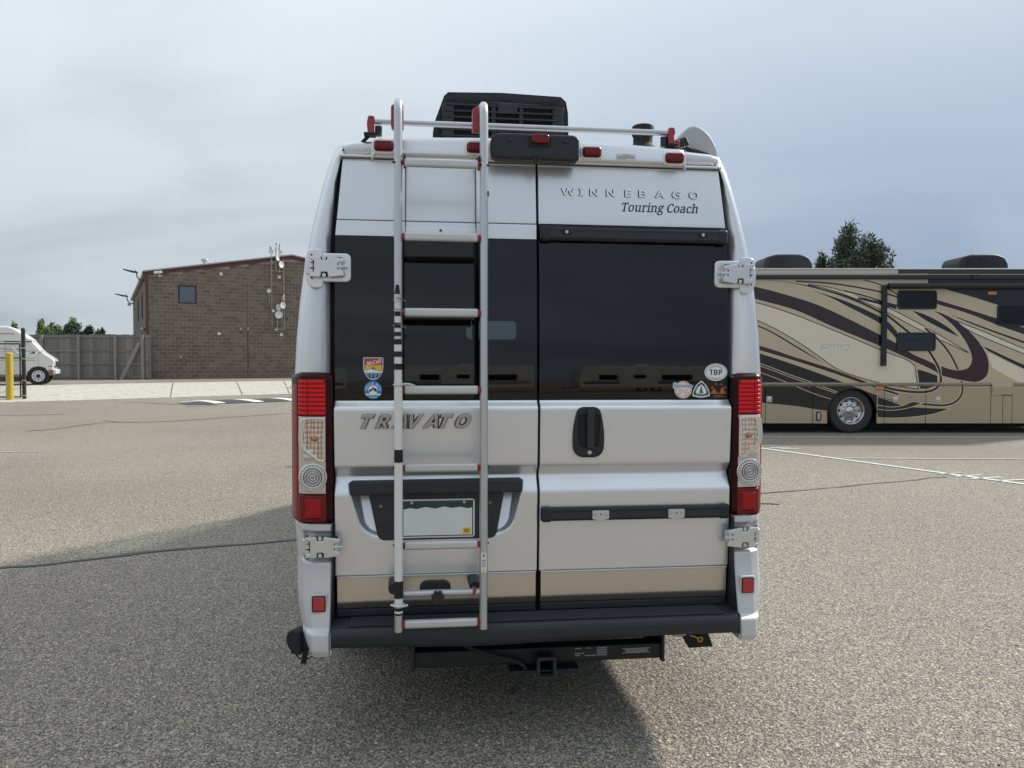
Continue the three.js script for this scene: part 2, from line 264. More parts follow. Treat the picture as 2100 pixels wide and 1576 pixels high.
// rear doors
const bandZ = (() => {  // pressed-steel profile of the lower door skin, corners softened
  const k = [[.5, .0], [.70, .0], [1.044, .014], [1.052, .012], [1.112, -.026], [1.120, -.026], [1.160, .010], [1.166, .012], [1.398, .022], [1.402, .021], [1.430, -.012], [1.5, -.016]];
  const raw = y => { for (let i = 1; i < k.length; i++) if (y <= k[i][0]) return mix(k[i - 1][1], k[i][1], (y - k[i - 1][0]) / (k[i][0] - k[i - 1][0])); return k[k.length - 1][1]; };
  return y => { let s = 0, w = 0; for (let q = -4; q <= 4; q++) { const e = Math.exp(-q * q / 6); s += e * raw(y + q * .0028); w += e; } return s / w; };
})();
const sdTrap = (x, y) => { // signed distance-like measure inside the number plate scoop (positive inside)
  const t = (y - .862) / (1.075 - .862), xl = mix(-.728, -.783, t), xr = mix(-.116, -.068, t); let d = Math.min(x - xl, xr - x), b = y - .866;
  if (d < .07 && b < .07) { const a = .07 - d, c = .07 - b; return .07 - Math.hypot(Math.max(a, 0), Math.max(c, 0)); } return Math.min(d, b);
};
function rearDoor(side) {
  const L = side < 0, dr = grp('rear_door', van), x0 = L ? -.846 : .0075, x1 = L ? -.0015 : .846;
  const eL = y => L ? -(y < 2.1 ? .846 : mix(.846, .818, (y - 2.1) / .345)) : x0, eR = y => L ? x1 : (y < 2.1 ? .846 : mix(.846, .818, (y - 2.1) / .345));
  part('lower_skin', panel(eL, eR, .704, 1.4335, L ? 150 : 12, L ? 150 : 190, (x, y) => {
    let z = bandZ(y); if (L) { const s = sdTrap(x, y); const t = sst(-.004, .02, s), dep = .012 + .05 * clamp((y - .866) / .17, 0, 1); if (y < 1.09) z = mix(z, Math.min(z, .006) - dep, t); } return z;
  }, .035), M.silver, dr);
  part('upper_skin', panel(eL, eR, 2.1835, 2.445, 10, 16, (x, y) => glassZ(y) + .004, .03), M.silver, dr);
  if (L) part('upper_trim_strip', panel(eL, eR, 2.1165, 2.1810, 8, 5, (x, y) => glassZ(y) + .0045, .03, .002), M.silver, dr);
  part('window_glass', panel(y => eL(y) + .001, y => eR(y) - .001, 1.436, L ? 2.1155 : 2.182, 6, 14, (x, y) => glassZ(y) + .002, .004, .001), M.glassDark, dr);
  // inside frame of the window, dark ceramic border
  const a = x0 + .008, b = x1 - .008, fr = shp([[a, 1.44], [b, 1.44], [b, 2.11], [a, 2.11]]); if (L) fr.holes.push(rrect(-.70, 1.49, -.278, 2.03, .02), rrect(-.250, 1.49, -.06, 2.03, .02)); else fr.holes.push(rrect(.07, 1.49, .78, 2.06, .02));
  const fg = ext(fr, .004); { const p = fg.attributes.position; for (let i = 0; i < p.count; i++) p.setZ(i, p.getZ(i) + glassZ(p.getY(i)) - .009); } part('window_border', fg, M.seal, dr);
  if (L) part('window_bar', box(.42, .03, .015), M.seal, dr, [-.49, 1.755, -.07]);
  part('steel_strip', panel(L ? -.838 : .014, L ? -.006 : .838, .5665, .7015, 6, 20, (x, y) => .004 - .012 * sst(.60, .56, y), .02, .003), M.steel, dr);
  part('strip_lip', rbox(L ? .832 : .824, .008, .008, .003), M.alu2, dr, [L ? -.422 : .426, .7015, .006]);
  part('sill_strip', panel(L ? -.838 : .014, L ? -.006 : .838, .534, .5645, 6, 4, () => -.004, .02, .003), M.greyPl, dr);
  return dr;
}
const doorL = rearDoor(-1), doorR = rearDoor(1);
// number plate brow, panel, plate
{
  part('plate_brow', ext(rpoly([[-.782, 1.045], [-.069, 1.048], [-.069, 1.106], [-.782, 1.102]], .014), .05, .008), M.greyPl, doorL, [0, 0, -.012]);
  const pp = part('plate_panel', ext(rpoly([[-.708, 1.05], [-.142, 1.05], [-.178, .85, .03], [-.667, .85, .03]], .02), .02, .004), M.greyPl, doorL, [0, 0, -.012]);
  for (const [x, y, r] of [[-.657, .995, .007], [-.203, 1.002, .007], [-.657, .9, .013], [-.2, .905, .013]]) part('plate_screw', tr(cyl(r, r, .008, 14), x, y, .009, Math.PI / 2), r > .01 ? M.greyPl : std([.2, .2, .2], .4, .6), doorL);
  const pt = canvasTex(512, 280, (g, w, h) => {
    g.fillStyle = '#d9dbd6'; g.fillRect(0, 0, w, h); g.strokeStyle = '#2b3a36'; g.lineWidth = 7; g.strokeRect(14, 14, w - 28, h - 28);
    g.fillStyle = '#27443c'; g.fillRect(18, 18, w - 36, 52); g.fillStyle = '#e4e6e2'; g.beginPath(); g.moveTo(18, 74); for (const [x, y] of [[60, 62], [110, 70], [170, 56], [240, 68], [300, 54], [350, 66], [410, 58], [460, 70], [494, 64]]) g.lineTo(x, y); g.lineTo(494, 262); g.lineTo(18, 262); g.fill();
    g.fillStyle = '#d6c23c'; g.fillRect(430, 212, 56, 44); g.fillStyle = '#3a3a2a'; g.font = 'bold 26px sans-serif'; g.fillText('06', 440, 242);
  });
  part('number_plate', printGeo(rrect(-.575, .86, -.268, 1.021, .012), .003), std([1, 1, 1], .45, 0, { map: pt }), doorL, [0, 0, .0095]);
}
for (const x of [-.53, -.312]) part('plate_bolt', tr(cyl(.006, .006, .005, 12), x, 1.008, .0145, Math.PI / 2), M.alu, doorL);
// door handle
{
  part('handle_surround', ext(rpoly([[.150, 1.190, .05], [.278, 1.190, .05], [.284, 1.30, .3], [.262, 1.405, .03], [.166, 1.405, .03], [.144, 1.30, .3]], .03), .02, .006, [rpoly([[.175, 1.235], [.255, 1.235], [.262, 1.37], [.168, 1.37]], .02)]), M.blackPl, doorR, [0, 0, .012]);
  part('handle_well', ext(rpoly([[.17, 1.23], [.26, 1.23], [.267, 1.375], [.163, 1.375]], .02), .006), M.seal, doorR, [0, 0, .0195]);
  part('handle_grip', rbox(.032, .17, .022, .009, 3), M.greyPl, doorR, [.219, 1.312, .04]);
  part('lock_cylinder', tr(cyl(.0088, .0088, .006, 18), .2165, 1.213, .034, Math.PI / 2), M.alu, doorR);
}
// accessory rails on the right door
function rail(y0, y1, zz) {
  const g = [tr(rbox(.826, .058, .028, .012, 3), .424, (y0 + y1) / 2, zz + .014)];
  part('accessory_rail', merge(g), M.blackPl, doorR);
  part('rail_insert', rbox(.74, .026, .004, .001), M.greyPl, doorR, [.424, (y0 + y1) / 2 - .004, zz + .0295]);
  for (const x of [.035, .813]) part('rail_end', rbox(.05, .064, .036, .014, 3), M.blackPl, doorR, [x, (y0 + y1) / 2, zz + .016]);
}
rail(2.110, 2.170, glassZ(2.14) + .006); rail(.920, .980, .006);
for (const x of [.122, .721]) { part('rail_slot', box(.04, .012, .003), M.seal, doorR, [x, 2.145, glassZ(2.14) + .0395]); part('rail_bolt', tr(cyl(.007, .007, .006, 12), x, 2.146, glassZ(2.14) + .042, Math.PI / 2), M.alu, doorR); }
for (const x of [.265, .596]) {
  part('rail_bracket', ext(rpoly([[x - .036, .966], [x - .036, .93], [x, .922], [x + .036, .93], [x + .036, .966]], .004), .006, .0015), M.alu2, doorR, [0, 0, .0385]);
  for (const q of [-.024, 0, .024]) part('bracket_screw', tr(cyl(q ? .006 : .0028, q ? .006 : .0028, .004, 12), x + q, .950, .046, Math.PI / 2), q ? M.alu : M.seal, doorR);
}
// lettering on the doors
{
  const xs = []; for (let i = 0; i < 9; i++) xs.push(mix(.138, .702, i / 8)); xs[1] = .195; xs[2] = .252; xs[3] = .325; xs[4] = .402; xs[5] = .467; xs[6] = .545; xs[7] = .620; xs[8] = .699;
  part('maker_lettering', letters('WINNEBAGO', fSans, .0295, .007, xs, 1.62, 0, .0006), M.chrome, doorR, [0, 2.312, glassZ(2.325) + .005], [-.139, 0, 0]); part('lettering_shade', letters('WINNEBAGO', fSans, .0295, .001, xs.map(x => x - .001), 1.62, 0, .0022), M.greyPl, doorR, [0, 2.313, glassZ(2.325) + .004], [-.139, 0, 0]);  // larger dark copy under the chrome letters paints in their shadow edges
  const xt = [-.708, -.648, -.580, -.511, -.452, -.388, -.318]; part('model_lettering', letters('TRAVATO', fBold, .052, .001, xt, 1.2, .42, .0034, .007, 1), std([.46, .46, .47], .12, 1), doorL, [0, 1.322, bandZ(1.34) + .0075]); part('lettering_shade', letters('TRAVATO', fBold, .052, .002, xt, 1.2, .42, .0046), M.greyPl, doorL, [0, 1.322, bandZ(1.34) + .0005]);  // dark copy under the badge likewise paints a shaded outline for contrast
  const tt = canvasTex(1024, 192, (g, w, h) => { g.clearRect(0, 0, w, h); g.fillStyle = '#16171b'; g.font = 'italic 150px serif'; g.textBaseline = 'alphabetic'; const m = g.measureText('Touring Coach').width; g.save(); g.scale((w - 40) / m, 1); g.fillText('Touring Coach', 14 * m / (w - 40), 132); g.strokeStyle = '#16171b'; g.lineWidth = 2; g.strokeText('Touring Coach', 14 * m / (w - 40), 132); g.restore(); });
  part('script_lettering', new THREE.PlaneGeometry(.362, .068), std([1, 1, 1], .5, 0, { map: tt, transparent: true, alphaTest: .5 }), doorR, [.543, 2.262, glassZ(2.262) + .0065], [-.139, 0, 0]);
}
// stickers on the glass
{
  const arcText = (g, str, cx, cy, r, a0, a1, inv = false) => { const n = str.length; [...str].forEach((ch, i) => { const a = mix(a0, a1, n > 1 ? i / (n - 1) : .5); g.save(); g.translate(cx + Math.cos(a) * r, cy + Math.sin(a) * r); g.rotate(a + (inv ? -Math.PI / 2 : Math.PI / 2)); g.textAlign = 'center'; g.fillText(ch, 0, 0); g.restore(); }); };
  const put = (shape, w, h, door, draw, y, alpha) => part('sticker', printGeo(shape, .0008), std([1, 1, 1], .4, 0, { map: canvasTex(w, h, draw), ...(alpha ? { transparent: true, alphaTest: .5 } : {}) }), door, [0, 0, glassZ(y) + .0035], [0, 0, 0]);
  const P = Math.PI;
  put(rpoly([[-.729, 1.611], [-.647, 1.611], [-.647, 1.552, .04], [-.666, 1.524, .03], [-.688, 1.515, .03], [-.710, 1.524, .03], [-.729, 1.552, .04]], .004), 256, 300, doorL, (g, w, h) => {
    g.fillStyle = '#cfc9c6'; g.fillRect(0, 0, w, h); g.fillStyle = '#1a1f27'; g.beginPath(); g.moveTo(14, 14); g.lineTo(242, 14); g.lineTo(242, 190); g.quadraticCurveTo(220, 270, 128, 288); g.quadraticCurveTo(36, 270, 14, 190); g.fill(); g.save(); g.clip();
    g.fillStyle = '#b3434d'; g.fillRect(20, 20, 216, 95); g.fillStyle = '#e08a3c'; g.fillRect(20, 92, 216, 26); g.fillStyle = '#dcc552'; g.fillRect(20, 112, 216, 70);
    g.fillStyle = '#cf6a3c'; g.beginPath(); g.arc(128, 160, 34, P, 0); g.fill(); g.fillStyle = '#f0eef2'; g.strokeStyle = '#20242c'; g.lineWidth = 5; g.beginPath(); g.moveTo(16, 168); for (const [x, y] of [[60, 166], [100, 148], [140, 166], [180, 172], [210, 184], [244, 176]]) g.lineTo(x, y); g.lineTo(244, 206); g.lineTo(16, 206); g.fill(); g.stroke();
    g.fillStyle = '#6d9bb4'; g.fillRect(16, 204, 226, 90); g.fillStyle = '#1d3a44'; for (const x of [80, 128, 180]) { g.beginPath(); g.moveTo(x, 198); g.lineTo(x + 16, 276); g.lineTo(x - 16, 276); g.fill(); } g.restore();
    g.save(); g.translate(44, 104); g.rotate(-.2); g.fillStyle = '#f4eef0'; g.font = 'italic bold 62px serif'; g.fillText('McCall', 0, 0, 185); g.restore();
  }, 1.56);
  put(ellipse(-.689, 1.4765, .0365, .0375), 256, 256, doorL, (g, w, h) => {
    g.fillStyle = '#2c78bd'; g.fillRect(0, 0, w, h); g.fillStyle = '#9fc98a'; g.beginPath(); g.arc(128, 140, 74, P, 0); g.fill(); g.fillStyle = '#eef2f4'; g.beginPath(); g.arc(128, 132, 68, 0, 2 * P); g.fill(); g.fillStyle = '#15191f'; g.beginPath(); g.moveTo(62, 160); for (const [x, y] of [[76, 122], [92, 112], [104, 128], [126, 84], [146, 108], [168, 104], [194, 150], [188, 170], [170, 140], [156, 160], [140, 130], [128, 120], [112, 150], [100, 138], [84, 160]]) g.lineTo(x, y); g.fill();
    g.fillStyle = '#dff0f4'; g.fillRect(0, 182, w, 22); g.fillStyle = '#2f7a52'; g.fillRect(0, 204, w, 16); g.fillStyle = '#3f8fc8'; g.fillRect(0, 220, w, 36); g.fillStyle = '#cfe6f6'; g.font = 'bold 24px sans-serif'; g.textAlign = 'center'; g.fillText('COLORADO', 128, 238, 110); g.font = 'bold 42px sans-serif'; arcText(g, 'CRESTED BUTTE', 128, 140, 86, P * 1.03, P * 1.97);
  }, 1.47);
  put(ellipse(.7855, 1.552, .0515, .038), 320, 240, doorR, (g, w, h) => { g.fillStyle = '#e4e5e2'; g.fillRect(0, 0, w, h); g.strokeStyle = '#16181a'; g.lineWidth = 5; g.beginPath(); g.ellipse(160, 120, 144, 104, 0, 0, 2 * P); g.stroke(); g.fillStyle = '#0f1113'; g.font = 'bold 104px sans-serif'; g.textAlign = 'center'; g.fillText('TBP', 160, 158, 210); g.lineWidth = 11; g.setLineDash([7, 4]); g.beginPath(); g.arc(160, 176, 136, P * 1.27, P * 1.73); g.stroke(); g.lineWidth = 9; g.beginPath(); g.arc(160, 92, 114, P * .33, P * .67); g.stroke(); g.setLineDash([]); }, 1.55);
  put(ellipse(.6385, 1.4755, .0385, .0375), 256, 256, doorR, (g, w, h) => { g.fillStyle = '#e6d6ce'; g.fillRect(0, 0, w, h); g.strokeStyle = '#a65a5c'; g.lineWidth = 6; g.beginPath(); g.arc(128, 128, 112, 0, 2 * P); g.stroke(); g.lineWidth = 5; for (const q of [[[80, 190], [128, 140], [170, 190]], [[140, 160], [176, 122], [214, 176]]]) { g.beginPath(); q.forEach((p, i) => i ? g.lineTo(...p) : g.moveTo(...p)); g.stroke(); } g.beginPath(); g.arc(84, 136, 16, 0, 2 * P); g.stroke(); for (const x of [52, 64, 164, 184, 204]) { g.beginPath(); g.moveTo(x, 170); g.lineTo(x + 3, 226); g.stroke(); } }, 1.475);
  put(rpoly([[.592, 1.507], [.606, 1.508], [.62, 1.499], [.676, 1.499], [.683, 1.492], [.676, 1.480], [.655, 1.486], [.618, 1.486], [.6, 1.476], [.592, 1.484]], .006), 384, 120, doorR, (g, w, h) => { g.fillStyle = '#b9c7cc'; g.fillRect(0, 0, w, h); g.fillStyle = '#5f7f8c'; g.font = 'italic bold 62px serif'; g.fillText('Pagosa Springs', 16, 78, 350); }, 1.49).position.z += .0008;
  put(rpoly([[.7195, 1.5175, .01], [.751, 1.487, .05], [.760, 1.449, .006], [.7195, 1.439, .05], [.679, 1.449, .006], [.688, 1.487, .05]], .01), 256, 256, doorR, (g, w, h) => { g.fillStyle = '#dfe6e1'; g.fillRect(0, 0, w, h); g.fillStyle = '#1f4a3c'; g.beginPath(); g.moveTo(128, 16); g.quadraticCurveTo(236, 90, 240, 214); g.quadraticCurveTo(128, 256, 16, 214); g.quadraticCurveTo(20, 90, 128, 16); g.fill(); g.fillStyle = '#e2ece8'; g.beginPath(); g.moveTo(128, 52); g.quadraticCurveTo(200, 110, 206, 188); g.quadraticCurveTo(128, 214, 50, 188); g.quadraticCurveTo(56, 110, 128, 52); g.fill(); g.fillStyle = '#20483a'; for (let i = 0; i < 6; i++) { const y = 66 + i * 19, q = 8 + i * 7.5; g.beginPath(); g.moveTo(128, y); g.lineTo(128 + q, y + 30); g.lineTo(128 + q * .3, y + 24); g.lineTo(128 - q * .3, y + 24); g.lineTo(128 - q, y + 30); g.fill(); } g.fillRect(124, 180, 8, 20); g.fillStyle = '#cfd9d4'; g.font = 'bold 20px sans-serif'; g.textAlign = 'center'; g.save(); g.translate(60, 120); g.rotate(-1.12); g.fillText('SEDONA', 0, 0); g.restore(); g.save(); g.translate(196, 120); g.rotate(1.12); g.fillText('ARIZONA', 0, 0); g.restore(); g.fillText('RED ROCK COUNTRY', 128, 222, 150); }, 1.475);
  put(rrect(.760, 1.438, .834, 1.512, .001), 256, 256, doorR, (g, w, h) => { g.clearRect(0, 0, w, h); g.fillStyle = '#a9622f'; g.beginPath(); g.moveTo(10, 186); g.lineTo(12, 170); g.lineTo(52, 118); g.lineTo(64, 104); g.lineTo(88, 126); g.quadraticCurveTo(100, 170, 116, 172); g.lineTo(146, 172); g.quadraticCurveTo(162, 150, 166, 118); g.lineTo(176, 100); g.lineTo(184, 76); g.lineTo(208, 112); g.lineTo(226, 150); g.lineTo(246, 172); g.lineTo(246, 188); g.fill(); g.font = 'bold 56px sans-serif'; g.textAlign = 'center'; g.fillText('UTAH', 128, 244, 220); g.fillStyle = '#9b6a44'; g.font = 'bold 54px sans-serif'; arcText(g, 'MOAB', 128, 140, 88, P * 1.14, P * 1.86); }, 1.475, true);
}
// roof header with marker lamps and camera bar
{
  part('roof_header', surf((u, v) => { const x = mix(-.70, .665, u), e = 1 - Math.pow(Math.abs(u - .5) * 2, 2); const top = 2.527 + .022 * e; const cs = [[2.454, -.075], [2.456, -.052], [2.466, -.046], [top - .022, -.056], [top - .008, -.062], [top, -.078], [top + .004, -.13], [top + .006, -.5]]; const i = Math.min(cs.length - 2, Math.floor(v * (cs.length - 1))), t = v * (cs.length - 1) - i, k = Math.max(0, Math.abs(u - .5) * 2 - .965) / .035; return [x, mix(cs[i][0], cs[i + 1][0], t) - k * k * .02, mix(cs[i][1], cs[i + 1][1], t) - .028 * k * k]; }, 80, 21), M.silver, van);
  part('header_lip', rbox(1.66, .010, .03, .004), M.silver, van, [-.002, 2.453, -.085]);
  for (const [x, y] of [[-.645, 2.488], [-.260, 2.494], [.234, 2.492], [.600, 2.479]]) {
    const m = grp('marker_lamp', van, [x, y, -.05]);
    part('lamp_bezel', ext(rrect(-.05, -.031, .05, .031, .022), .012, .005), M.silver, m, [0, 0, -.004]);
    part('lamp_base', ext(rrect(-.041, -.022, .041, .022, .014), .012, .003), M.redDeep, m, [0, 0, .004]);
    part('lamp_lens', ext(rrect(-.036, -.016, .036, .018, .01), .024, .007, [], 3), M.redDeep, m, [0, 0, .010]);
  }
  const cb = grp('camera_bar', van);
  part('bar_housing', ext(rpoly([[-.200, 2.452, .02], [-.180, 2.441], [.160, 2.438], [.172, 2.452, .02], [.172, 2.535, .02], [.15, 2.549], [-.178, 2.549], [-.203, 2.53, .02]], .018), .07, .012, [], 3), M.blackPl, cb, [0, 0, -.06]);
  part('bar_lens', ext(rrect(-.035, 2.505, .040, 2.545, .012), .022, .007, [], 3), M.redDeep, cb, [0, 0, .004]);
  part('lens_base', ext(rrect(-.048, 2.492, .05, 2.54, .006), .01, .003), M.seal, cb, [0, 0, .004]);
  for (const x of [-.125, .112]) part('bar_screw', tr(cyl(.008, .008, .006, 12), x, 2.52, .012, Math.PI / 2), M.greyPl, cb);
  part('reversing_camera', tr(cyl(.016, .018, .02, 18), -.012, 2.447, .012, Math.PI / 2), M.blackPl, cb); part('camera_lens', tr(cyl(.008, .008, .004, 14), -.012, 2.447, .024, Math.PI / 2), M.glassOpaque, cb);
  const wt = canvasTex(256, 80, (g, w, h) => { g.fillStyle = '#d3d4d2'; g.fillRect(0, 0, w, h); g.fillStyle = '#55565a'; g.font = 'bold 20px sans-serif'; g.textAlign = 'center'; g.fillText('▲ WARNING', w / 2, 20); for (let i = 0; i < 4; i++) g.fillRect(10, 30 + i * 12, i === 3 ? 120 : 232, 5); });
  part('warning_label', printGeo(rrect(.343, 2.466, .429, 2.491, .001), .0006), std([1, 1, 1], .5, 0, { map: wt }), van, [0, 0, -.046]);
}
// hinges
function hinge(sx, y, x, wide) {
  const h = grp('hinge', van, [sx * x, y, .0]); const F = p => p.map(([a, b, r]) => [sx * a, b, r]);
  const out = rpoly(F([[-.062, .034], [-.020, .034], [-.016, .02], [.006, .02], [.01, .034], [.075, .026], [.075, .014], [.05, .012], [.05, -.012], [.075, -.014], [.075, -.030], [.012, -.036], [.008, -.018], [-.016, -.018], [-.020, -.036], [-.062, -.034], [-.062, -.022], [-.045, -.018], [-.045, .018], [-.062, .022]].map(([a, b]) => [-a, b * 1.25])), .005);
  part('hinge_arm', ext(out, .016, .004), M.hinge, h, [0, 0, .03]);
  part('hinge_base', rbox(.035, .062, .03, .006), M.hinge, h, [sx * .062, 0, .008]); part('hinge_gap_shade', rbox(.118, .080, .003, .001), M.seal, h, [-sx * .006, 0, .0275]);  // black plate behind the arm is painted shade for its notches
  for (const q of [.026, .004, -.020]) part('hinge_knuckle', tr(cyl(.009, .009, .018, 14), sx * .056, q, .034), M.hinge, h);
  part('hinge_pin', tr(cyl(.0035, .0035, .1, 8), sx * .056, 0, .034), M.seal, h);
  part('hinge_link', tr(rbox(.048, .010, .018, .004), -sx * .062, 0, .036), M.hinge, h); part('hinge_pivot', tr(cyl(.010, .010, .064, 14), -sx * .058, 0, .03), M.hinge, h); part('hinge_foot', rbox(.03, .05, .03, .006), M.hinge, h, [-sx * .058, 0, .012]);
  for (const q of [1, -1]) part('hinge_bolt', tr(cyl(.008, .009, .012, 16), sx * .006, q * .034, .031, Math.PI / 2), M.hinge, h);
  return h;
}
for (const s of [-1, 1]) {
  const h = hinge(s, 1.980, .878); h.position.z = -.028;
  part('hinge_tab', ext(rpoly([[-s * .10, .058, .025], [s * .025, .058, .002], [s * .025, -.060, .002], [-s * .10, -.060, .025]], .02), .02, .006, [], 3), M.silver, h, [0, 0, -.008]);
  part('hinge_pocket', ext(rpoly([[s * .012, .076], [s * .075, .072], [s * .086, .02], [s * .086, -.03], [s * .07, -.085, .03], [s * .012, -.085]], .02), .01, .0045, [], 3), M.silver, h, [0, 0, .006]);
  const l = hinge(s, .842, .892); l.position.z = .022;
}
// tail lamps
function tailLamp(s) {
  const t = grp('tail_lamp', van); const zt = x => { const u = Math.abs(x); return u < .955 ? .020 - (u - .85) * .10 : .0095 - .10 * Math.pow((u - .955) / .072, 2.2) * .9; };
  const pn = (name, xa, xb, ya, yb, nx, ny, zo, m, fn, th = .02, roll = .004) => part(name, panel(s < 0 ? -xb : xa, s < 0 ? -xa : xb, ya, yb, nx, ny, (x, y) => zt(x) + zo + (fn ? fn(Math.abs(x), y) : 0), th, roll), m, t);
  const topY = x => 1.549 - .55 * Math.pow(Math.max(0, .90 - x), 1.5) - .8 * Math.pow(Math.max(0, x - .985), 1.4);
  part('lamp_housing', surf((u, v) => { const x = mix(.852, 1.031, u), y = mix(.925 + .4 * Math.pow(Math.max(0, x - .99), 1.2), topY(x), v), e = Math.min(v, 1 - v) * .62; return [s * x, y, zt(x) - (e < .012 ? (.012 - e) * 2 : 0)]; }, 40, 60), M.maroon, t);
  pn('lamp_edge', .852, .856, .93, 1.53, 2, 4, -.01, M.seal, null, .06);
  pn('brake_lens', .876, .992, 1.372, 1.522, 20, 20, .002, M.redDeep);
  for (let r = 0; r < 8; r++) { const ya = 1.376 + r * .0182, xb = r === 7 ? .985 : .990, xa = r === 7 ? .885 : .878; pn('lens_rib', xa, .949, ya, ya + .0135, 14, 4, .0065, M.redLens, (x) => .0012 * Math.sin(x * 420), .006, .003); pn('lens_rib', .953, xb, ya, ya + .0135, 10, 4, .0055, M.redLens, null, .006, .003); }
  pn('side_strip', .994, 1.0265, .945, 1.50, 10, 8, .002, M.redSide ??= phy([.24, .006, .012], .25, 0, { specularIntensity: .5 }));
  pn('clear_back', .878, .992, 1.050, 1.369, 20, 30, .002, M.clearBack ??= std([.62, .59, .55], .22, .55));
  // turn signal: chromed bezel round a fluted amber-tinted reflector
  const bez = rpoly([[s * .878, 1.366, .02], [s * .978, 1.366, .02], [s * .988, 1.30, .05], [s * .985, 1.24, .05], [s * .905, 1.180, .02], [s * .878, 1.182, .02]], .02), inn = rpoly([[s * .887, 1.358], [s * .955, 1.358], [s * .968, 1.30, .04], [s * .966, 1.246, .04], [s * .903, 1.192], [s * .887, 1.192]], .012);
  part('signal_bezel', ext(bez, .02, .004, [inn]), M.chrome, t, [0, 0, .006]);
  const flut = phy([.74, .69, .63], .14, .65, { clearcoat: 1 }), amber = phy(s < 0 ? [.60, .27, .07] : [.62, .42, .28], .15, .3, { clearcoat: 1 });
  for (let r = 0; r < 8; r++) for (let q = 0; q < 5; q++) { const xx = .895 + q * .0145 + (r > 5 ? -.002 : 0), yy = 1.207 + r * .0200; if (xx > .895 + .0145 * 4.2 - Math.max(0, 1.245 - yy) * 1.2) continue; if (Math.hypot(xx - .922, yy - 1.28) < .016) continue; part('amber_flute', rbox(s < 0 ? .0048 : .003, .0185, .006, .002), amber, t, [s * xx, yy, zt(xx) + .0105]); }
  pn('signal_reflector', .886, .968, 1.192, 1.358, 90, 60, .006, flut, (x, y) => .0035 * Math.abs(Math.sin(x * 360)) + .003 * Math.abs(Math.sin(y * 150)), .004, .002);
  part('signal_bulb', tr(new THREE.SphereGeometry(.014, 16, 12), s * .922, 1.280, .022), phy([.45, .2, .08], .1, .3, { clearcoat: 1 }), t);
  // reversing lamp: stepped glass rings
  const prof = [[0, .012], [.008, .012], [.011, .006], [.016, .012], [.021, .005], [.027, .011], [.033, .004], [.040, .010], [.046, .006], [.051, .012], [.054, .006], [.055, -.01]].map(p => new THREE.Vector2(p[0], p[1]));
  part('reversing_lens', tr(new THREE.LatheGeometry(prof, 40), s * .930, 1.120, .014, Math.PI / 2), phy([.30, .30, .30], .12, .6, { clearcoat: 1 }), t); for (const r of [.010, .020, .031, .041]) part('lens_ring', tr(new THREE.TorusGeometry(r, .0022, 6, 36), s * .930, 1.120, .0255), M.chrome, t);
  part('reversing_ring', tr(new THREE.TorusGeometry(.054, .004, 8, 40), s * .930, 1.120, .020), M.chrome, t);
  for (let i = 0; i < 26; i++) { const a = i / 26 * 6.283; part('lens_facet', rbox(.008, .008, .006, .002), M.facet ??= phy([.8, .8, .79], .08, .7, {}), t, [s * .930 + Math.cos(a) * .0455, 1.120 + Math.sin(a) * .0455, .024], [0, 0, a]); }
  pn('fog_lens', .876, .994, .932, 1.046, 50, 60, .004, M.redDeep, (x, y) => .003 * (Math.abs(x - .93) < .034 && Math.abs(y - .99) < .04 ? Math.abs(Math.sin(x * 300)) : 0));
  pn('fog_reflector', .897, .962, .952, 1.028, 40, 20, .0075, M.redMid ??= phy([.36, .003, .007], .25, 0, { specularIntensity: .7 }), (x) => .003 * Math.abs(Math.sin((x - .93) * 230)), .004, .003);
  return t;
}
tailLamp(-1); tailLamp(1);
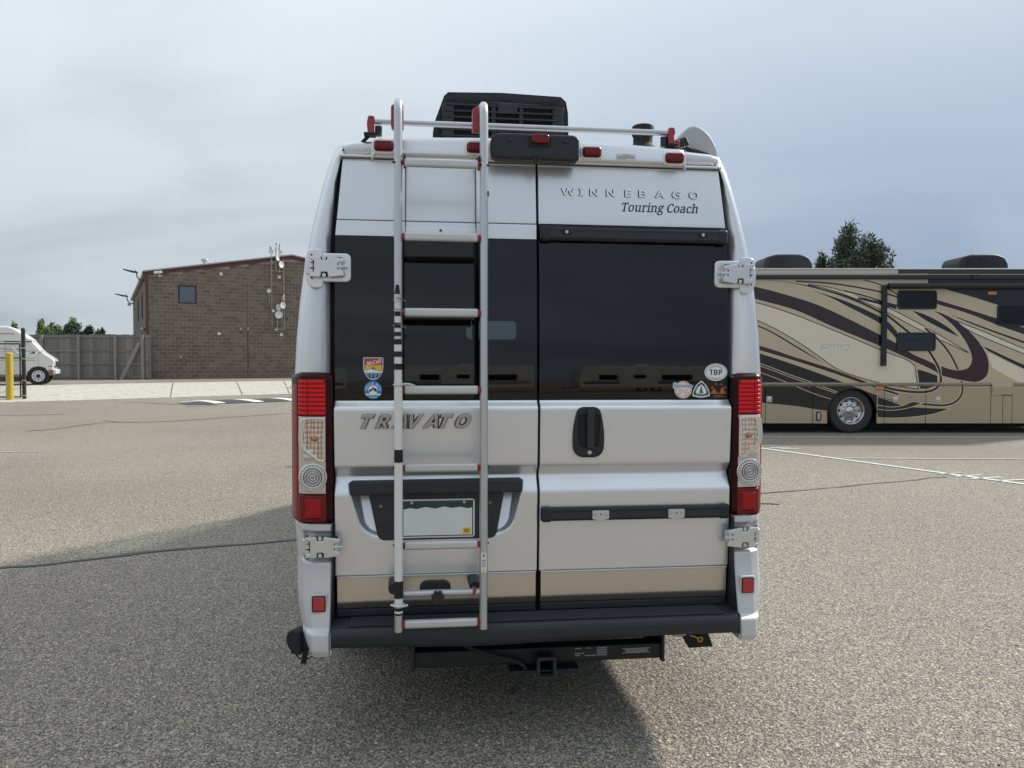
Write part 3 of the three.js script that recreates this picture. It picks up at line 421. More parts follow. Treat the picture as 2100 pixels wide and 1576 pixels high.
// rear bumper: moulded step, silver corner caps, reflectors
{
  const prof = [[.0, .528], [.012, .534], [.11, .532], [.128, .527], [.137, .516], [.141, .50], [.136, .47], [.125, .452], [.105, .446], [.02, .448]];
  const bump = part('rear_bumper', surf((u, v) => { const x = mix(-.846, .846, u), i = Math.min(prof.length - 2, Math.floor(v * (prof.length - 1))), t = v * (prof.length - 1) - i, y = mix(prof[i][1], prof[i + 1][1], t), sag = y < .5 ? .018 * Math.exp(-Math.pow((x + .25) / .35, 2)) : 0; return [x, y - sag * .8, mix(prof[i][0], prof[i + 1][0], t)]; }, 60, 36), M.greyPl, van);
  part('bumper_end', box(.004, .085, .13), M.greyPl, bump, [-.846, .49, .07]); part('bumper_end', box(.004, .085, .13), M.greyPl, bump, [.846, .49, .07]);
  for (let i = 0; i < 8; i++) part('tread_rib', rbox(1.56, .007, .0065, .002), M.greyPl, bump, [0, .5365, .022 + i * .0135]);
  for (const s of [-1, 1]) {
    const cap = part('bumper_corner', surf((u, v) => {
      const y = mix(.418, .932, v), low = 1 - sst(.505, .530, y), taper = .055 * Math.pow(clamp((.66 - y) / .24, 0, 1), 1.6), notch = .010 * Math.exp(-Math.pow((y - .517) / .006, 2)), poc = sst(.775, .79, y) * (1 - sst(.892, .905, y));
      const zf = .050 + .060 * (1 - sst(.42, .8, y)) + .022 * low - .006 * (1 - sst(.418, .44, y)) - notch;
      const k = [[.853, -.05], [.8535, zf - .006], [.859, zf], [.93, zf - .006], [.968, zf - .028], [.995, zf - .075], [1.012, -.1], [1.036, -.26], [1.034, -.5]];
      const q = u * (k.length - 1), i = Math.min(k.length - 2, Math.floor(q)), t = q - i; let x = mix(k[i][0], k[i + 1][0], t), z = mix(k[i][1], k[i + 1][1], t);
      x -= taper * sst(.9, 1.0, x); if (x > .853 && x < .99) z -= poc * .035 * (1 - sst(.955, .985, x)); return [s * x, y, z];
    }, 64, 90), M.silverPl, van);
    part('corner_filler', surf((u, v) => { const y = mix(.53, .925, v), zf = .044 + .06 * (1 - sst(.42, .8, y)); return [s * mix(.8465, .8525, u), y, mix(-.03, zf + .002, u)]; }, 8, 12), M.greyPl, cap);
    part('corner_seam', rbox(.006, .09, .01, .002), M.alu2, cap, [s * .848, .468, .125]);
    const rx = s * .9, ry = s < 0 ? .618 : .640;
    part('reflector_recess', ext(rrect(rx - .033, ry - .04, rx + .033, ry + .04, .01), .012, .003), M.silverPl, cap, [0, 0, .073]); part('reflector_frame', ext(rrect(rx - .028, ry - .034, rx + .028, ry + .034, .008), .01, .003), M.seal, cap, [0, 0, .077]);
    part('reflector_lens', ext(rrect(rx - .023, ry - .029, rx + .023, ry + .029, .005), .012, .003), phy([.42, .012, .016], .2, 0, { clearcoat: 1 }), cap, [0, 0, .079]);
  }
}
// ladder hooked on the left door
{
  const ld = grp('ladder', van), Z = .172, XL = -.580, XR = -.243, k = .9875, Y = y => 1.6 + (y - 1.6) * k;
  for (const x of [XL, XR]) {
    const pts = [[x, Y(.512), Z], [x, .9, Z], [x, 1.6, Z - .005], [x, 2.3, Z - .02], [x, 2.54, Z - .028], [x, 2.595, Z - .035], [x, 2.620, Z - .06], [x, 2.624, Z - .09], [x, 2.608, Z - .125], [x, 2.575, Z - .16], [x, 2.555, Z - .185]];
    part('rail', tube(pts, .0165, 90, 16), M.alu, ld); part('rail_plug', tr(cyl(.0155, .0155, .004, 16), x, Y(.512), Z), M.greyPl, ld);
    part('hook_block', ext(rpoly([[-.024, -.055], [.026, -.055], [.026, .035], [.006, .048], [-.024, .03]], .008), .055, .004), M.red, ld, [x - (x === XL ? .008 : .016), 2.595, .0]);
    for (const y of [2.382, 1.79, 1.482, 1.17, .858]) part('rail_bolt', tr(cyl(.004, .004, .044, 8), x + (x === XL ? -.0 : .0), Y(y), Z - .012, 0, 0, Math.PI / 2), M.seal, ld);
  }
  for (const y of [2.384, 2.091, 1.79, 1.4815, 1.17, .858, .540]) {
    const zz = Z - (y > 1.7 ? (y - 1.6) * .025 : 0);
    part('rung', tr(rbox(XR - XL - .04, .034, .026, .011, 3), (XL + XR) / 2, Y(y), zz), M.alu2, ld);
    for (const [x, q] of [[XL, 1], [XR, -1]]) part('rung_cap', tr(new THREE.CylinderGeometry(.007, .0185, .016, 4), x + q * .017, Y(y), zz, 0, Math.PI / 4, q * Math.PI / 2), M.red, ld);
  }
  part('stay_bar', tr(cyl(.0135, .0135, .33, 16), (XL + XR) / 2, Y(.66), Z - .01, 0, 0, Math.PI / 2), M.alu, ld); part('stay_cap', tr(cyl(.019, .012, .016, 12), XR - .035, Y(.664), Z - .01, 0, 0, Math.PI / 2), M.red, ld);
  const kn = []; for (let i = 0; i < 6; i++) { const a = i / 6 * 6.283; kn.push(tr(cyl(.009, .009, .02, 10), -.425 + Math.cos(a) * .017, Y(.652) + Math.sin(a) * .017, Z + .018, Math.PI / 2)); } kn.push(tr(cyl(.019, .019, .022, 18), -.425, Y(.652), Z + .018, Math.PI / 2)); part('clamp_knob', merge(kn), M.blackPl, ld);
  part('latch_boss', ext(rrect(-.497, .615, -.368, .678, .03), .02, .006), M.blackPl, doorL, [0, 0, 0]);
  for (const x of [XL - .02, XR - .03]) part('standoff_pad', tr(cyl(.022, .026, .10, 16), x, Y(.668), .07, Math.PI / 2), M.blackPl, ld);
  const lt = canvasTex(96, 320, (g, w, h) => { g.fillStyle = '#dcdcd4'; g.fillRect(0, 0, w, h); g.fillStyle = '#222'; g.beginPath(); g.moveTo(30, 30); g.lineTo(70, 20); g.lineTo(54, 50); g.lineTo(74, 80); g.lineTo(48, 62); g.lineTo(22, 84); g.lineTo(40, 48); g.fill(); g.fillStyle = '#444'; g.fillRect(20, 118, 58, 14); g.fillStyle = '#777'; for (let i = 0; i < 9; i++) g.fillRect(16, 142 + i * 11, 62, 5); g.fillStyle = '#b9c23a'; g.beginPath(); g.moveTo(48, 254); g.lineTo(76, 304); g.lineTo(20, 304); g.fill(); });
  const lg = new THREE.CylinderGeometry(.0169, .0169, .078, 16, 1, true, -.75, 1.5); part('safety_label', lg, std([1, 1, 1], .5, 0, { map: lt }), ld, [XR, .796, Z]);
  part('scuff_mark', rbox(.006, .022, .006, .002), M.seal, ld, [XR + .016, 2.26, Z - .012]);
  // door hook plate behind the upper rungs
  part('hook_plate', panel(-.556, -.262, 2.128, 2.158, 4, 3, (x, y) => glassZ(y) + .022, .02, .003), M.silver, ld); part('plate_screw', tr(cyl(.005, .005, .006, 10), -.41, 2.143, glassZ(2.14) + .026, Math.PI / 2), M.greyPl, ld);
  for (const x of [-.556, -.262]) { part('hook_rod', bar([x, 2.125, glassZ(2.13) + .02], [x, 2.44, glassZ(2.44) + .022], .0022, 6), std([.03, .025, .02], .6), ld); part('rod_hook', tube([[x, 2.36, .12], [x, 2.40, .165], [x, 2.415, .10], [x, 2.44, -.04]], .004, 14, 6), M.seal, ld); }
}
// cross bar on the roof, air conditioner, plumbing vent, awning
{
  const rb = grp('roof_bar', van);
  part('cross_tube', tr(rbox(1.29, .022, .03, .010, 3), -.05, 2.604, -.10), M.alu, rb);
  for (const [x, s] of [[-.70, -1], [.60, 1]]) { part('bar_clamp', ext(rpoly([[x - .014, 2.548], [x + .014, 2.548], [x + .012, 2.59], [x + .018, 2.60], [x + .014, 2.625], [x - .012, 2.625], [x - .018, 2.595]], .008), .04, .006), M.red, rb, [0, 0, -.12]); part('clamp_knob', tr(cyl(.015, .015, .04, 12), x - s * .03, 2.565, -.1), M.blackPl, rb); part('bar_foot', bar([x, 2.555, -.1], [x + s * .04, 2.52, -.12], .008), M.seal, rb); part('foot_pad', rbox(.05, .012, .05, .004), M.seal, rb, [x + s * .005, 2.548, -.1]); }
  const ac = grp('roof_air_conditioner', van);
  // shroud: tapered box with louvred rear grille
  const cx = -.089, z0 = -.68, y0 = 2.545, hw = .345;
  part('shroud', surf((u, v) => { const k = [[-1, 0], [-1.0, .5], [-.97, .64], [-.84, .95], [-.78, 1], [0, 1.02], [.88, 1.0], [.96, .94], [.99, .8], [1, .5], [1, 0]]; const q = u * 10, i = Math.min(9, Math.floor(q)), t = q - i; const zz = [z0 - .03, z0 - .012, z0 - .05, z0 - .35, z0 - .65, z0 - .8][Math.round(v * 5)], sc = [.9, 1, 1, 1, .96, .8][Math.round(v * 5)]; const a = mix(k[i][0], k[i + 1][0], t), b = mix(k[i][1], k[i + 1][1], t); return [cx + a * hw * (sc < 1 ? (sc + 1) / 2 : 1), y0 + b * .40 * sc, zz]; }, 60, 5), M.blackPl, ac);
  part('grille_back', ext(rpoly([[cx - .335, y0 + .0], [cx + .335, y0], [cx + .335, y0 + .27], [cx + .315, y0 + .35], [cx - .28, y0 + .365], [cx - .335, y0 + .22]], .02), .01), M.seal, ac, [0, 0, z0 - .03]);
  for (let i = 0; i < 10; i++) { const y = y0 + .06 + i * .031, w = .62 - Math.max(0, i - 6) * .022; part('grille_slat', tr(rbox(w, .009, .022, .003), cx, y, z0 - .006, .3), M.greyPl, ac); }
  for (const x of [-.27, -.04, .10, .29]) part('grille_post', rbox(x === .29 || x === -.27 ? .06 : .022, .34, .014, .004), M.greyPl, ac, [cx + x, y0 + .175, z0 - .008]);
  part('grille_plaque', rbox(.10, .05, .012, .004), M.greyPl, ac, [cx + .03, y0 + .325, z0]);
  const pv = [[.085, 0], [.08, .02], [.052, .045], [.046, .055], [.046, .09], [.052, .095], [.052, .135], [.047, .14], [0, .142]].map(p => new THREE.Vector2(...p));
  part('plumbing_vent', tr(new THREE.LatheGeometry(pv, 28), .562, 2.583, -.4), M.seal, van); part('vent_base', rbox(.2, .06, .2, .02), M.blackPl, van, [.562, 2.57, -.42]);
  const aw = grp('side_awning', van); const pr = rpoly([[.70, 2.56, .02], [.70, 2.65, .06], [.77, 2.712, .07], [.85, 2.67, .07], [.893, 2.59, .03], [.885, 2.53, .02], [.76, 2.535, .02]], .03);
  part('awning_case', ext(pr, 3.6, .0), M.alu2, aw, [0, 0, -3.92]); part('awning_end_cap', ext(pr, .04, .012, [], 4), std([.42, .43, .42], .5), aw, [0, 0, -.325]);
  part('awning_bracket', tube([[.66, 2.545, -.2], [.69, 2.585, -.22], [.76, 2.575, -.26], [.84, 2.56, -.28]], .012, 20, 8), M.seal, aw); part('awning_strap', rbox(.09, .045, .03, .012), M.blackPl, aw, [.665, 2.58, -.18], [0, 0, .35]); part('strap_buckle', rbox(.03, .03, .02, .006), M.red, aw, [.645, 2.575, -.155]);
}
// hitch, exhaust, sewer cap, brackets, wheels
{
  const hi = grp('tow_hitch', van);
  part('hitch_beam', rbox(1.08, .068, .07, .008), M.hitch ??= std([.005, .006, .008], .55), hi, [.016, .335, -.045]);
  for (const x of [-.525, .556]) part('hitch_end_plate', rbox(.014, .12, .11, .004), M.blackPl, hi, [x, .35, -.05]);
  const rc = rrect(-.004, .268, .068, .352, .01); part('receiver_tube', ext(rc, .22, .002, [rrect(.006, .279, .058, .341, .004)]), std([.03, .03, .032], .45, .4), hi, [0, 0, -.16]); part('receiver_collar', ext(rrect(-.010, .262, .074, .358, .012), .03, .004, [rrect(.004, .277, .06, .343, .004)]), std([.03, .03, .032], .45, .4), hi, [0, 0, .045]);
  part('chain_plate', rbox(.3, .01, .08, .004), M.blackPl, hi, [.03, .286, -.0]); part('hitch_bracket', box(.05, .14, .3), M.seal, hi, [-.5, .41, -.25]); part('hitch_bracket', box(.05, .14, .3), M.seal, hi, [.54, .41, -.25]);
  const l1 = canvasTex(256, 96, (g, w, h) => { g.fillStyle = '#17191c'; g.fillRect(0, 0, w, h); g.fillStyle = '#8d9092'; g.fillRect(4, 8, 50, 8); g.fillRect(4, 52, 42, 9); g.fillRect(52, 52, 24, 9); g.fillRect(4, 70, 40, 9); g.fillRect(80, 74, 86, 8); for (let i = 0; i < 5; i++) g.fillRect(172, 8 + i * 16, 78, 8); g.fillRect(88, 8, 40, 6); });
  part('rating_label', printGeo(rrect(.165, .318, .312, .365, .001), .001), std([1, 1, 1], .5, 0, { map: l1 }), hi, [0, 0, -.0095]);
  const l2 = canvasTex(256, 64, (g, w, h) => { g.fillStyle = '#101214'; g.fillRect(0, 0, w, h); g.fillStyle = '#a9acab'; for (const [a, b, y] of [[4, 250, 6], [24, 228, 20], [40, 214, 33], [4, 250, 46]]) for (let x = a; x < b; x += 13) g.fillRect(x, y, 10, 8); });
  part('warning_label', printGeo(rrect(.376, .326, .505, .354, .001), .001), std([1, 1, 1], .5, 0, { map: l2 }), hi, [0, 0, -.0095]);
  part('trailer_cable', tube([[-.36, .42, -.02], [-.28, .385, .01], [-.16, .345, .02], [-.09, .325, .02], [-.055, .30, .02], [-.06, .27, .02], [-.085, .235, .02], [-.10, .205, .015], [-.102, .185, .01]], .0095, 50, 8), M.rubber, hi);
  part('under_tray', box(1.5, .05, .5), M.seal, van, [0, .43, -.35]); part('step_support', rbox(.14, .028, .03, .003), std([.35, .34, .32], .6, .3), van, [-.2, .432, -.0]);
  part('exhaust_pipe', tr(cyl(.024, .024, .5, 18), .663, .395, -.38, Math.PI / 2), std([.30, .30, .29], .4, .8), van); part('exhaust_tip', tube([[.62, .392, -.12], [.64, .374, -.10], [.69, .374, -.10], [.708, .39, -.12]], .012, 20, 8), std([.45, .45, .44], .4, .7), van);
  part('spare_bracket', ext(rpoly([[.652, .40], [.785, .40], [.818, .312], [.705, .309]], .006), .01, .002), M.seal, van, [0, 0, -.1]); part('brass_key', tube([[.705, .372, -.08], [.725, .366, -.08], [.745, .356, -.08]], .005, 8, 6), std([.45, .30, .10], .4, .7), van); part('key_ring', tr(new THREE.TorusGeometry(.010, .005, 8, 16), .752, .352, -.08), std([.45, .30, .10], .4, .7), van);
  const sw = grp('sewer_outlet', van); part('outlet_cap', tr(cyl(.05, .05, .045, 22), -.992, .440, -.02, Math.PI / 2, -.5), M.rubber, sw); part('outlet_grip', tr(rbox(.05, .10, .02, .008), -1.0, .44, .01, 0, -.5), M.rubber, sw); part('outlet_pipe', tr(cyl(.04, .04, .2, 18), -.95, .44, -.12, Math.PI / 2, -.4), M.rubber, sw); part('outlet_arm', rbox(.022, .10, .02, .005), M.rubber, sw, [-.965, .395, .0], [0, 0, -.2]); part('cap_lanyard', tube([[-1.015, .40, 0], [-.99, .37, 0], [-.955, .365, 0], [-.925, .39, 0]], .0025, 20, 6), M.rubber, sw);
  for (const [x, z] of [[-.89, -1.32], [.89, -1.32], [-.89, -5.3], [.89, -5.3]]) { const w = grp('wheel', van, [x, .34, z]); const tp = [[.2, -.11], [.30, -.112], [.332, -.09], [.34, -.05], [.34, .05], [.332, .09], [.30, .112], [.2, .11]].map(p => new THREE.Vector2(...p)); part('tyre', tr(new THREE.LatheGeometry(tp, 36), 0, 0, 0, 0, 0, Math.PI / 2), M.rubber, w); part('rim', tr(cyl(.2, .2, .17, 24), 0, 0, 0, 0, 0, Math.PI / 2), M.alu, w); }
  part('rear_axle', tr(cyl(.05, .05, 1.6, 12), 0, .34, -1.32, 0, 0, Math.PI / 2), M.seal, van);
}
// the striped flag pole strapped to the ladder
{
  const p = thing('striped_pole', 'white pole with black tape bands strapped to the rear ladder rail', 'pole', [0, 0, 0]); p.position.copy(van.position); p.rotation.copy(van.rotation);
  const x = -.578, z = .206, xb = y => x - .0 * (y - 1.5) - .004 * sst(1.4, 1.9, y), Y = y => 1.6 + (y - 1.6) * .988;
  part('shaft', merge([bar([xb(.6), Y(.60), z], [xb(1.52), Y(1.52), z], .0162, 18), bar([xb(1.52), Y(1.52), z], [xb(1.66), Y(1.66), z], .0145, 18), bar([xb(1.66), Y(1.66), z], [xb(1.86), Y(1.86), z], .0105, 18)]), std([.70, .70, .67], .45), p);
  for (const [a, b, r] of [[1.790, 1.772, .0118], [1.746, 1.726, .0125], [1.710, 1.694, .0135], [1.682, 1.662, .015], [1.634, 1.613, .016], [1.586, 1.563, .0168], [1.248, 1.198, .0172], [.727, .66, .018]]) part('tape_band', tr(cyl(r, r, Math.abs(a - b), 18), xb(a), Y((a + b) / 2), z), M.seal, p);
  part('tip_cap', tr(cyl(.006, .0115, .036, 14), xb(1.87), Y(1.876), z), M.rubber, p); part('collar', tr(cyl(.013, .013, .03, 14), xb(1.84), Y(1.842), z), M.alu2, p);
  part('hose_clamp', tr(new THREE.TorusGeometry(.018, .004, 8, 24), x, Y(1.503), z, Math.PI / 2), M.alu2, p); part('clamp_tail', tube([[x + .012, Y(1.505), z + .014], [x + .04, Y(1.506), z + .01], [x + .062, Y(1.499), z - .004]], .005, 12, 6), M.alu2, p);
  part('hose_clamp', tr(new THREE.TorusGeometry(.02, .005, 8, 24), x, Y(.632), z, Math.PI / 2), M.alu2, p); part('clamp_tail', tube([[x - .03, Y(.634), z + .008], [x, Y(.630), z + .022], [x + .035, Y(.631), z + .008]], .005, 12, 6), M.alu2, p);
  part('foot_knob', tr(cyl(.018, .014, .03, 14), x, Y(.606), z), M.rubber, p); for (const y of [1.838, 1.795, 1.735]) part('cord_loop', tube([[x - .022, Y(y), z - .01], [x, Y(y + .004), z + .016], [x + .028, Y(y - .008), z]], .0018, 12, 5), std([.2, .2, .19], .7), p);
}

// ------------------------------------------------------------------ the big motorhome on the right
{
  const mh = thing('motorhome', 'large tan motorhome with burgundy and black swoosh graphics parked side-on', 'motorhome', [8.5, 0, -16.87]);
  const K = .0032585, ox = 5.242 - 8.5;                      // artwork drawn in units of 3.26 mm, y down
  const X = u => ox + u * K, Y = v => 4.809 - v * K;
  const U0 = -480, U1 = 2300, V0 = 360, V1 = 1420, TW = 2048, S = TW / (U1 - U0), TH = Math.round((V1 - V0) * S);
  const art = canvasTex(TW, TH, (g) => {
    g.scale(S, S); g.translate(-U0, -V0);
    const tan = '#c0b296', tan2 = '#ad9e82', cream = '#e0d5bf', beige = '#dcd1ba', mar = '#2d1820', blk = '#0e1114', edge = '#cdbf9e', grn = '#151b1e';
    g.fillStyle = tan; g.fillRect(U0, V0, U1 - U0, V1 - V0);
    const path = (p) => { g.beginPath(); g.moveTo(p[0][0], p[0][1]); for (let i = 1; i < p.length - 1; i++) { const mx = (p[i][0] + p[i + 1][0]) / 2, my = (p[i][1] + p[i + 1][1]) / 2; if (i === p.length - 2) g.quadraticCurveTo(p[i][0], p[i][1], p[i + 1][0], p[i + 1][1]); else g.quadraticCurveTo(p[i][0], p[i][1], mx, my); } };
    const curve = (p, n = 12) => { const c = new THREE.CatmullRomCurve3(p.map(q => new THREE.Vector3(q[0], q[1], 0)), false, 'centripetal'); return c.getPoints(p.length * n).map(q => [q.x, q.y]); };
    const fill = (a, b, col, ed) => { const A = curve(a), B = curve(b).reverse(), P = [...A, ...B]; g.beginPath(); P.forEach((q, i) => i ? g.lineTo(...q) : g.moveTo(...q)); g.closePath(); g.fillStyle = col; g.fill(); if (ed) { g.strokeStyle = ed; g.lineWidth = 5; g.lineJoin = 'round'; g.stroke(); } };
    const line = (p, w, col, ed) => { const P = curve(p); const draw = (ww, cc) => { g.beginPath(); P.forEach((q, i) => i ? g.lineTo(...q) : g.moveTo(...q)); g.strokeStyle = cc; g.lineWidth = ww; g.lineCap = 'round'; g.stroke(); }; if (ed) draw(w + 12, ed); draw(w, col); };
    const z = (a) => a.map(q => [q[0] + 854, q[1]]);
    // lower skirt tone
    g.fillStyle = tan2; g.fillRect(U0, 1160, U1 - U0, 300);
    // right hand upper dark field
    fill(z([[330, 360], [800, 360], [1446, 360]]), z([[330, 470], [480, 515], [640, 560], [800, 610], [1100, 690], [1446, 780]]), blk);
    // cream field with the name
    fill([[-400, 500], [50, 600], [300, 680], [600, 800], [890, 920], [1060, 985], [1104, 1020]], [[-400, 560], [65, 725], [300, 850], [450, 950], [590, 1045], [850, 1130], [1128, 1176]], cream, blk);
    // upper stripes
    fill([[-400, 420], [40, 440], [220, 452], [500, 505], [700, 570], [870, 650], [960, 700]], [[-400, 424], [40, 446], [220, 460], [500, 522], [700, 592], [870, 672], [960, 724]], mar, edge);
    fill([[380, 506], [520, 545], [650, 590], [870, 690], [930, 730], [985, 790]], [[380, 510], [520, 560], [650, 625], [865, 738], [925, 785], [975, 840]], grn, edge);
    fill([[380, 474], [520, 492], [700, 545], [880, 612], [1174, 760], [1464, 930]], [[380, 478], [520, 506], [700, 570], [880, 645], [1120, 770], [1460, 932]], beige, blk);
    line([[300, 452], [560, 470], [870, 525], [985, 560]], 10, mar); line([[620, 515], [760, 550], [870, 585], [1000, 620]], 9, blk, edge); line([[760, 445], [870, 478], [985, 545]], 8, mar, edge);
    fill(z([[-140, 560], [0, 585], [120, 612]]), z([[-140, 572], [0, 606], [120, 640]]), grn);
    // burgundy sweep
    fill([[-400, 400], [40, 490], [250, 545], [450, 610], [650, 700], [860, 805], [985, 870], [1084, 935], [1240, 1010], [1262, 1040]], [[-400, 470], [50, 580], [300, 650], [550, 760], [890, 898], [985, 940], [1084, 985], [1240, 1060], [1264, 1078]], mar, edge);
    // lower left bands
    fill([[-400, 760], [85, 890], [300, 960], [550, 1040], [900, 1170], [1000, 1205]], [[-400, 785], [85, 925], [300, 990], [550, 1070], [900, 1192], [1000, 1222]], mar, edge);
    fill([[-400, 620], [75, 756], [300, 880], [430, 960], [525, 1022]], [[-400, 632], [75, 772], [300, 898], [430, 972], [525, 1024]], mar, edge);
    fill([[-400, 800], [85, 945], [300, 1015], [560, 1108], [840, 1215], [990, 1262]], [[-400, 1220], [90, 1270], [300, 1290], [520, 1322], [840, 1318], [990, 1290]], blk);
    line([[-400, 850], [85, 1012], [250, 1075], [420, 1135], [620, 1210]], 6, edge);
    fill([[-400, 870], [90, 1030], [250, 1090], [420, 1150], [605, 1216]], [[-400, 905], [90, 1074], [250, 1135], [420, 1205], [560, 1250]], mar, edge);
    // loops right of the wheel
    fill(z([[0, 1226], [60, 1245], [180, 1288], [300, 1300], [495, 1308]]), z([[0, 1370], [120, 1372], [250, 1364], [380, 1345], [495, 1308]]), grn, edge);
    fill(z([[0, 1285], [90, 1297], [170, 1288], [240, 1262], [300, 1270]]), z([[0, 1312], [90, 1320], [180, 1310], [250, 1292], [300, 1270]]), mar, edge);
    fill(z([[265, 1040], [320, 1055], [405, 1085]]), z([[285, 1178], [350, 1172], [408, 1140]]), grn, edge);
    line(z([[60, 680], [200, 790], [300, 870], [370, 960], [420, 1060], [425, 1130], [390, 1175], [320, 1196], [150, 1186], [0, 1152]]), 15, mar, edge);
    line(z([[320, 770], [440, 880], [520, 1000], [570, 1140], [568, 1210], [530, 1260], [460, 1285], [310, 1278]]), 13, '#2e2024', edge);
    // the big hook
    fill(z([[345, 640], [440, 670], [560, 740], [690, 870], [748, 990], [738, 1085], [680, 1128], [560, 1118], [430, 1088]]), z([[345, 640], [430, 690], [520, 770], [600, 880], [632, 975], [610, 1030], [540, 1048], [480, 1038], [425, 1018]]), mar, edge);
    fill(z([[210, 640], [330, 680], [480, 765], [560, 836]]), z([[210, 640], [310, 712], [430, 775], [560, 836]]), grn, edge);
    // right stripes
    fill(z([[385, 572], [500, 606], [800, 700], [1100, 800], [1446, 900]]), z([[385, 606], [600, 670], [800, 748], [1100, 850], [1446, 960]]), mar, edge);
    fill(z([[400, 640], [600, 715], [800, 788], [1446, 1010]]), z([[400, 640], [600, 730], [800, 806], [1446, 1036]]), mar, edge);
    fill(z([[520, 716], [700, 786], [985, 905], [1446, 1080]]), z([[520, 716], [600, 776], [985, 940], [1446, 1120]]), cream, blk);
    fill(z([[735, 925], [985, 1045], [1446, 1230]]), z([[770, 1032], [985, 1150], [1200, 1250]]), cream, edge);
    fill(z([[690, 876], [985, 1010], [1446, 1190]]), z([[740, 922], [985, 1042], [1446, 1230]]), grn, edge);
    // name
    g.save(); g.translate(456, 900); g.font = 'italic bold 56px serif'; g.fillStyle = '#77705f'; g.fillText('Discovery', 3, 3, 200); g.fillStyle = '#e9e6df'; g.fillText('Discovery', 0, 0, 200); g.restore(); g.strokeStyle = '#e9e6df'; g.lineWidth = 5; g.beginPath(); g.moveTo(490, 916); g.quadraticCurveTo(560, 888, 650, 902); g.stroke();
  });
  const gel = phy([1, 1, 1], .14, 0, { map: art, clearcoat: .25, clearcoatRoughness: .05 });
  const uvArt = g => { const p = g.attributes.position, u = new Float32Array(p.count * 2); for (let i = 0; i < p.count; i++) { const a = (p.getX(i) - ox) / K, b = (4.809 - p.getY(i)) / K; u[i * 2] = (a - U0) / (U1 - U0); u[i * 2 + 1] = 1 - (b - V0) / (V1 - V0); } g.setAttribute('uv', new THREE.BufferAttribute(u, 2)); return g; };
  const tanM = phy([.30, .27, .205], .2, 0, { clearcoat: .6 });
  const xA = X(-300), xB = X(2260);
  part('body_shell', ext(rpoly([[xA, 1.03], [xB, 1.03], [xB, 3.50, .3], [xA, 3.50, .15]], .1), 2.44), tanM, mh, [0, 0, -2.47]); part('skirt_core', box(xB - xA - .04, .82, 1.84), M.seal, mh, [(xA + xB) / 2, .64, -1.55]);
  part('side_wall', uvArt(ext(rpoly([[xA, Y(1150)], [xB, Y(1150)], [xB, 3.50, .25], [xA, 3.50, .12]], .01), .03)), gel, mh, [0, 0, -.03]);
  part('belt_moulding', rbox(xB - xA - .1, .05, .03, .01), tanM, mh, [(xA + xB) / 2, Y(1140), .005]);
  part('roof_cap', rbox(X(985) - xA, .12, 2.5, .02), std([.56, .53, .45], .45), mh, [(xA + X(985)) / 2, Y(388), -1.25]); part('roof_cap', rbox(xB - X(985), .12, 2.5, .02), std([.035, .038, .042], .4), mh, [(X(985) + xB) / 2, Y(388), -1.25]); part('roof_edge', rbox(xB - xA, .025, .05, .008), std([.66, .65, .60], .45), mh, [(xA + xB) / 2, Y(370), .0]);
  part('gutter_rail', rbox(xB - xA, .085, .07, .02), M.greyPl, mh, [(xA + xB) / 2, Y(427), .02]); part('rail_lip', rbox(xB - xA, .02, .03, .006), std([.30, .30, .28], .5), mh, [(xA + xB) / 2, Y(409), .045]);
  // storage bay doors along the skirt, cut out round the wheel
  const wx = 685, wy = 1336, wr = 168, top = Y(1158), bot = Y(1408), doorP = (a, b) => part('bay_door', uvArt(ext(rpoly([[X(a) + .006, bot], [X(b) - .006, bot], [X(b) - .006, top], [X(a) + .006, top]], .012), .025, .004)), gel, mh, [0, 0, -.018]);
  const arch = (a, b) => { const pts = [[X(a) + .006, bot]]; const al = Math.acos(clamp((wx - Math.max(a, wx - wr)) / wr, -1, 1)); pts.push([X(wx - wr), bot]); for (let i = 0; i <= 24; i++) { const t = Math.PI - i / 24 * Math.PI; pts.push([X(wx) + Math.cos(t) * wr * K, Math.max(bot, Y(wy) + Math.sin(t) * wr * K)]); } pts.push([X(wx + wr), bot], [X(b) - .006, bot], [X(b) - .006, top], [X(a) + .006, top]); return part('wheel_arch_panel', uvArt(ext(shp(pts), .025)), gel, mh, [0, 0, -.018]); };
  for (const [a, b] of [[-300, 100], [100, 420], [902, 1182], [1182, 1619], [1619, 1700], [1764, 2050], [2050, 2260]]) doorP(a, b); arch(420, 902);
  part('hatch_door', uvArt(ext(rpoly([[X(1624), Y(1215)], [X(1762), Y(1215)], [X(1762), Y(1135)], [X(1624), Y(1135)]], .006), .02, .003)), gel, mh, [0, 0, .008]); part('bay_door', uvArt(ext(rpoly([[X(1700) + .006, bot], [X(1764) - .006, bot], [X(1764) - .006, Y(1220)], [X(1700) + .006, Y(1220)]], .006), .025, .003)), gel, mh, [0, 0, -.018]);
  part('chassis', box(xB - xA - .4, .18, 1.6), M.seal, mh, [(xA + xB) / 2, .2, -1.2]); 
  const wheel = (x) => {
    const w = grp('wheel', mh, [x, .49, -.2]);
    const tp = [[.27, -.14], [.44, -.145], [.478, -.12], [.49, -.07], [.49, .09], [.478, .135], [.44, .15], [.30, .14]].map(p => new THREE.Vector2(...p)); part('tyre', tr(new THREE.LatheGeometry(tp, 48), 0, 0, 0, Math.PI / 2), std([.03, .03, .031], .7), w);
    const rp = [[.30, .142], [.288, .15], [.28, .13], [.255, .07], [.235, .055], [.20, .055], [.12, .065], [.11, .075], [.085, .12], [.04, .135], [0, .136]].map(p => new THREE.Vector2(...p)); part('rim', tr(new THREE.LatheGeometry(rp, 48), 0, 0, 0, Math.PI / 2), M.polished ??= std([.60, .60, .60], .24, 1), w);
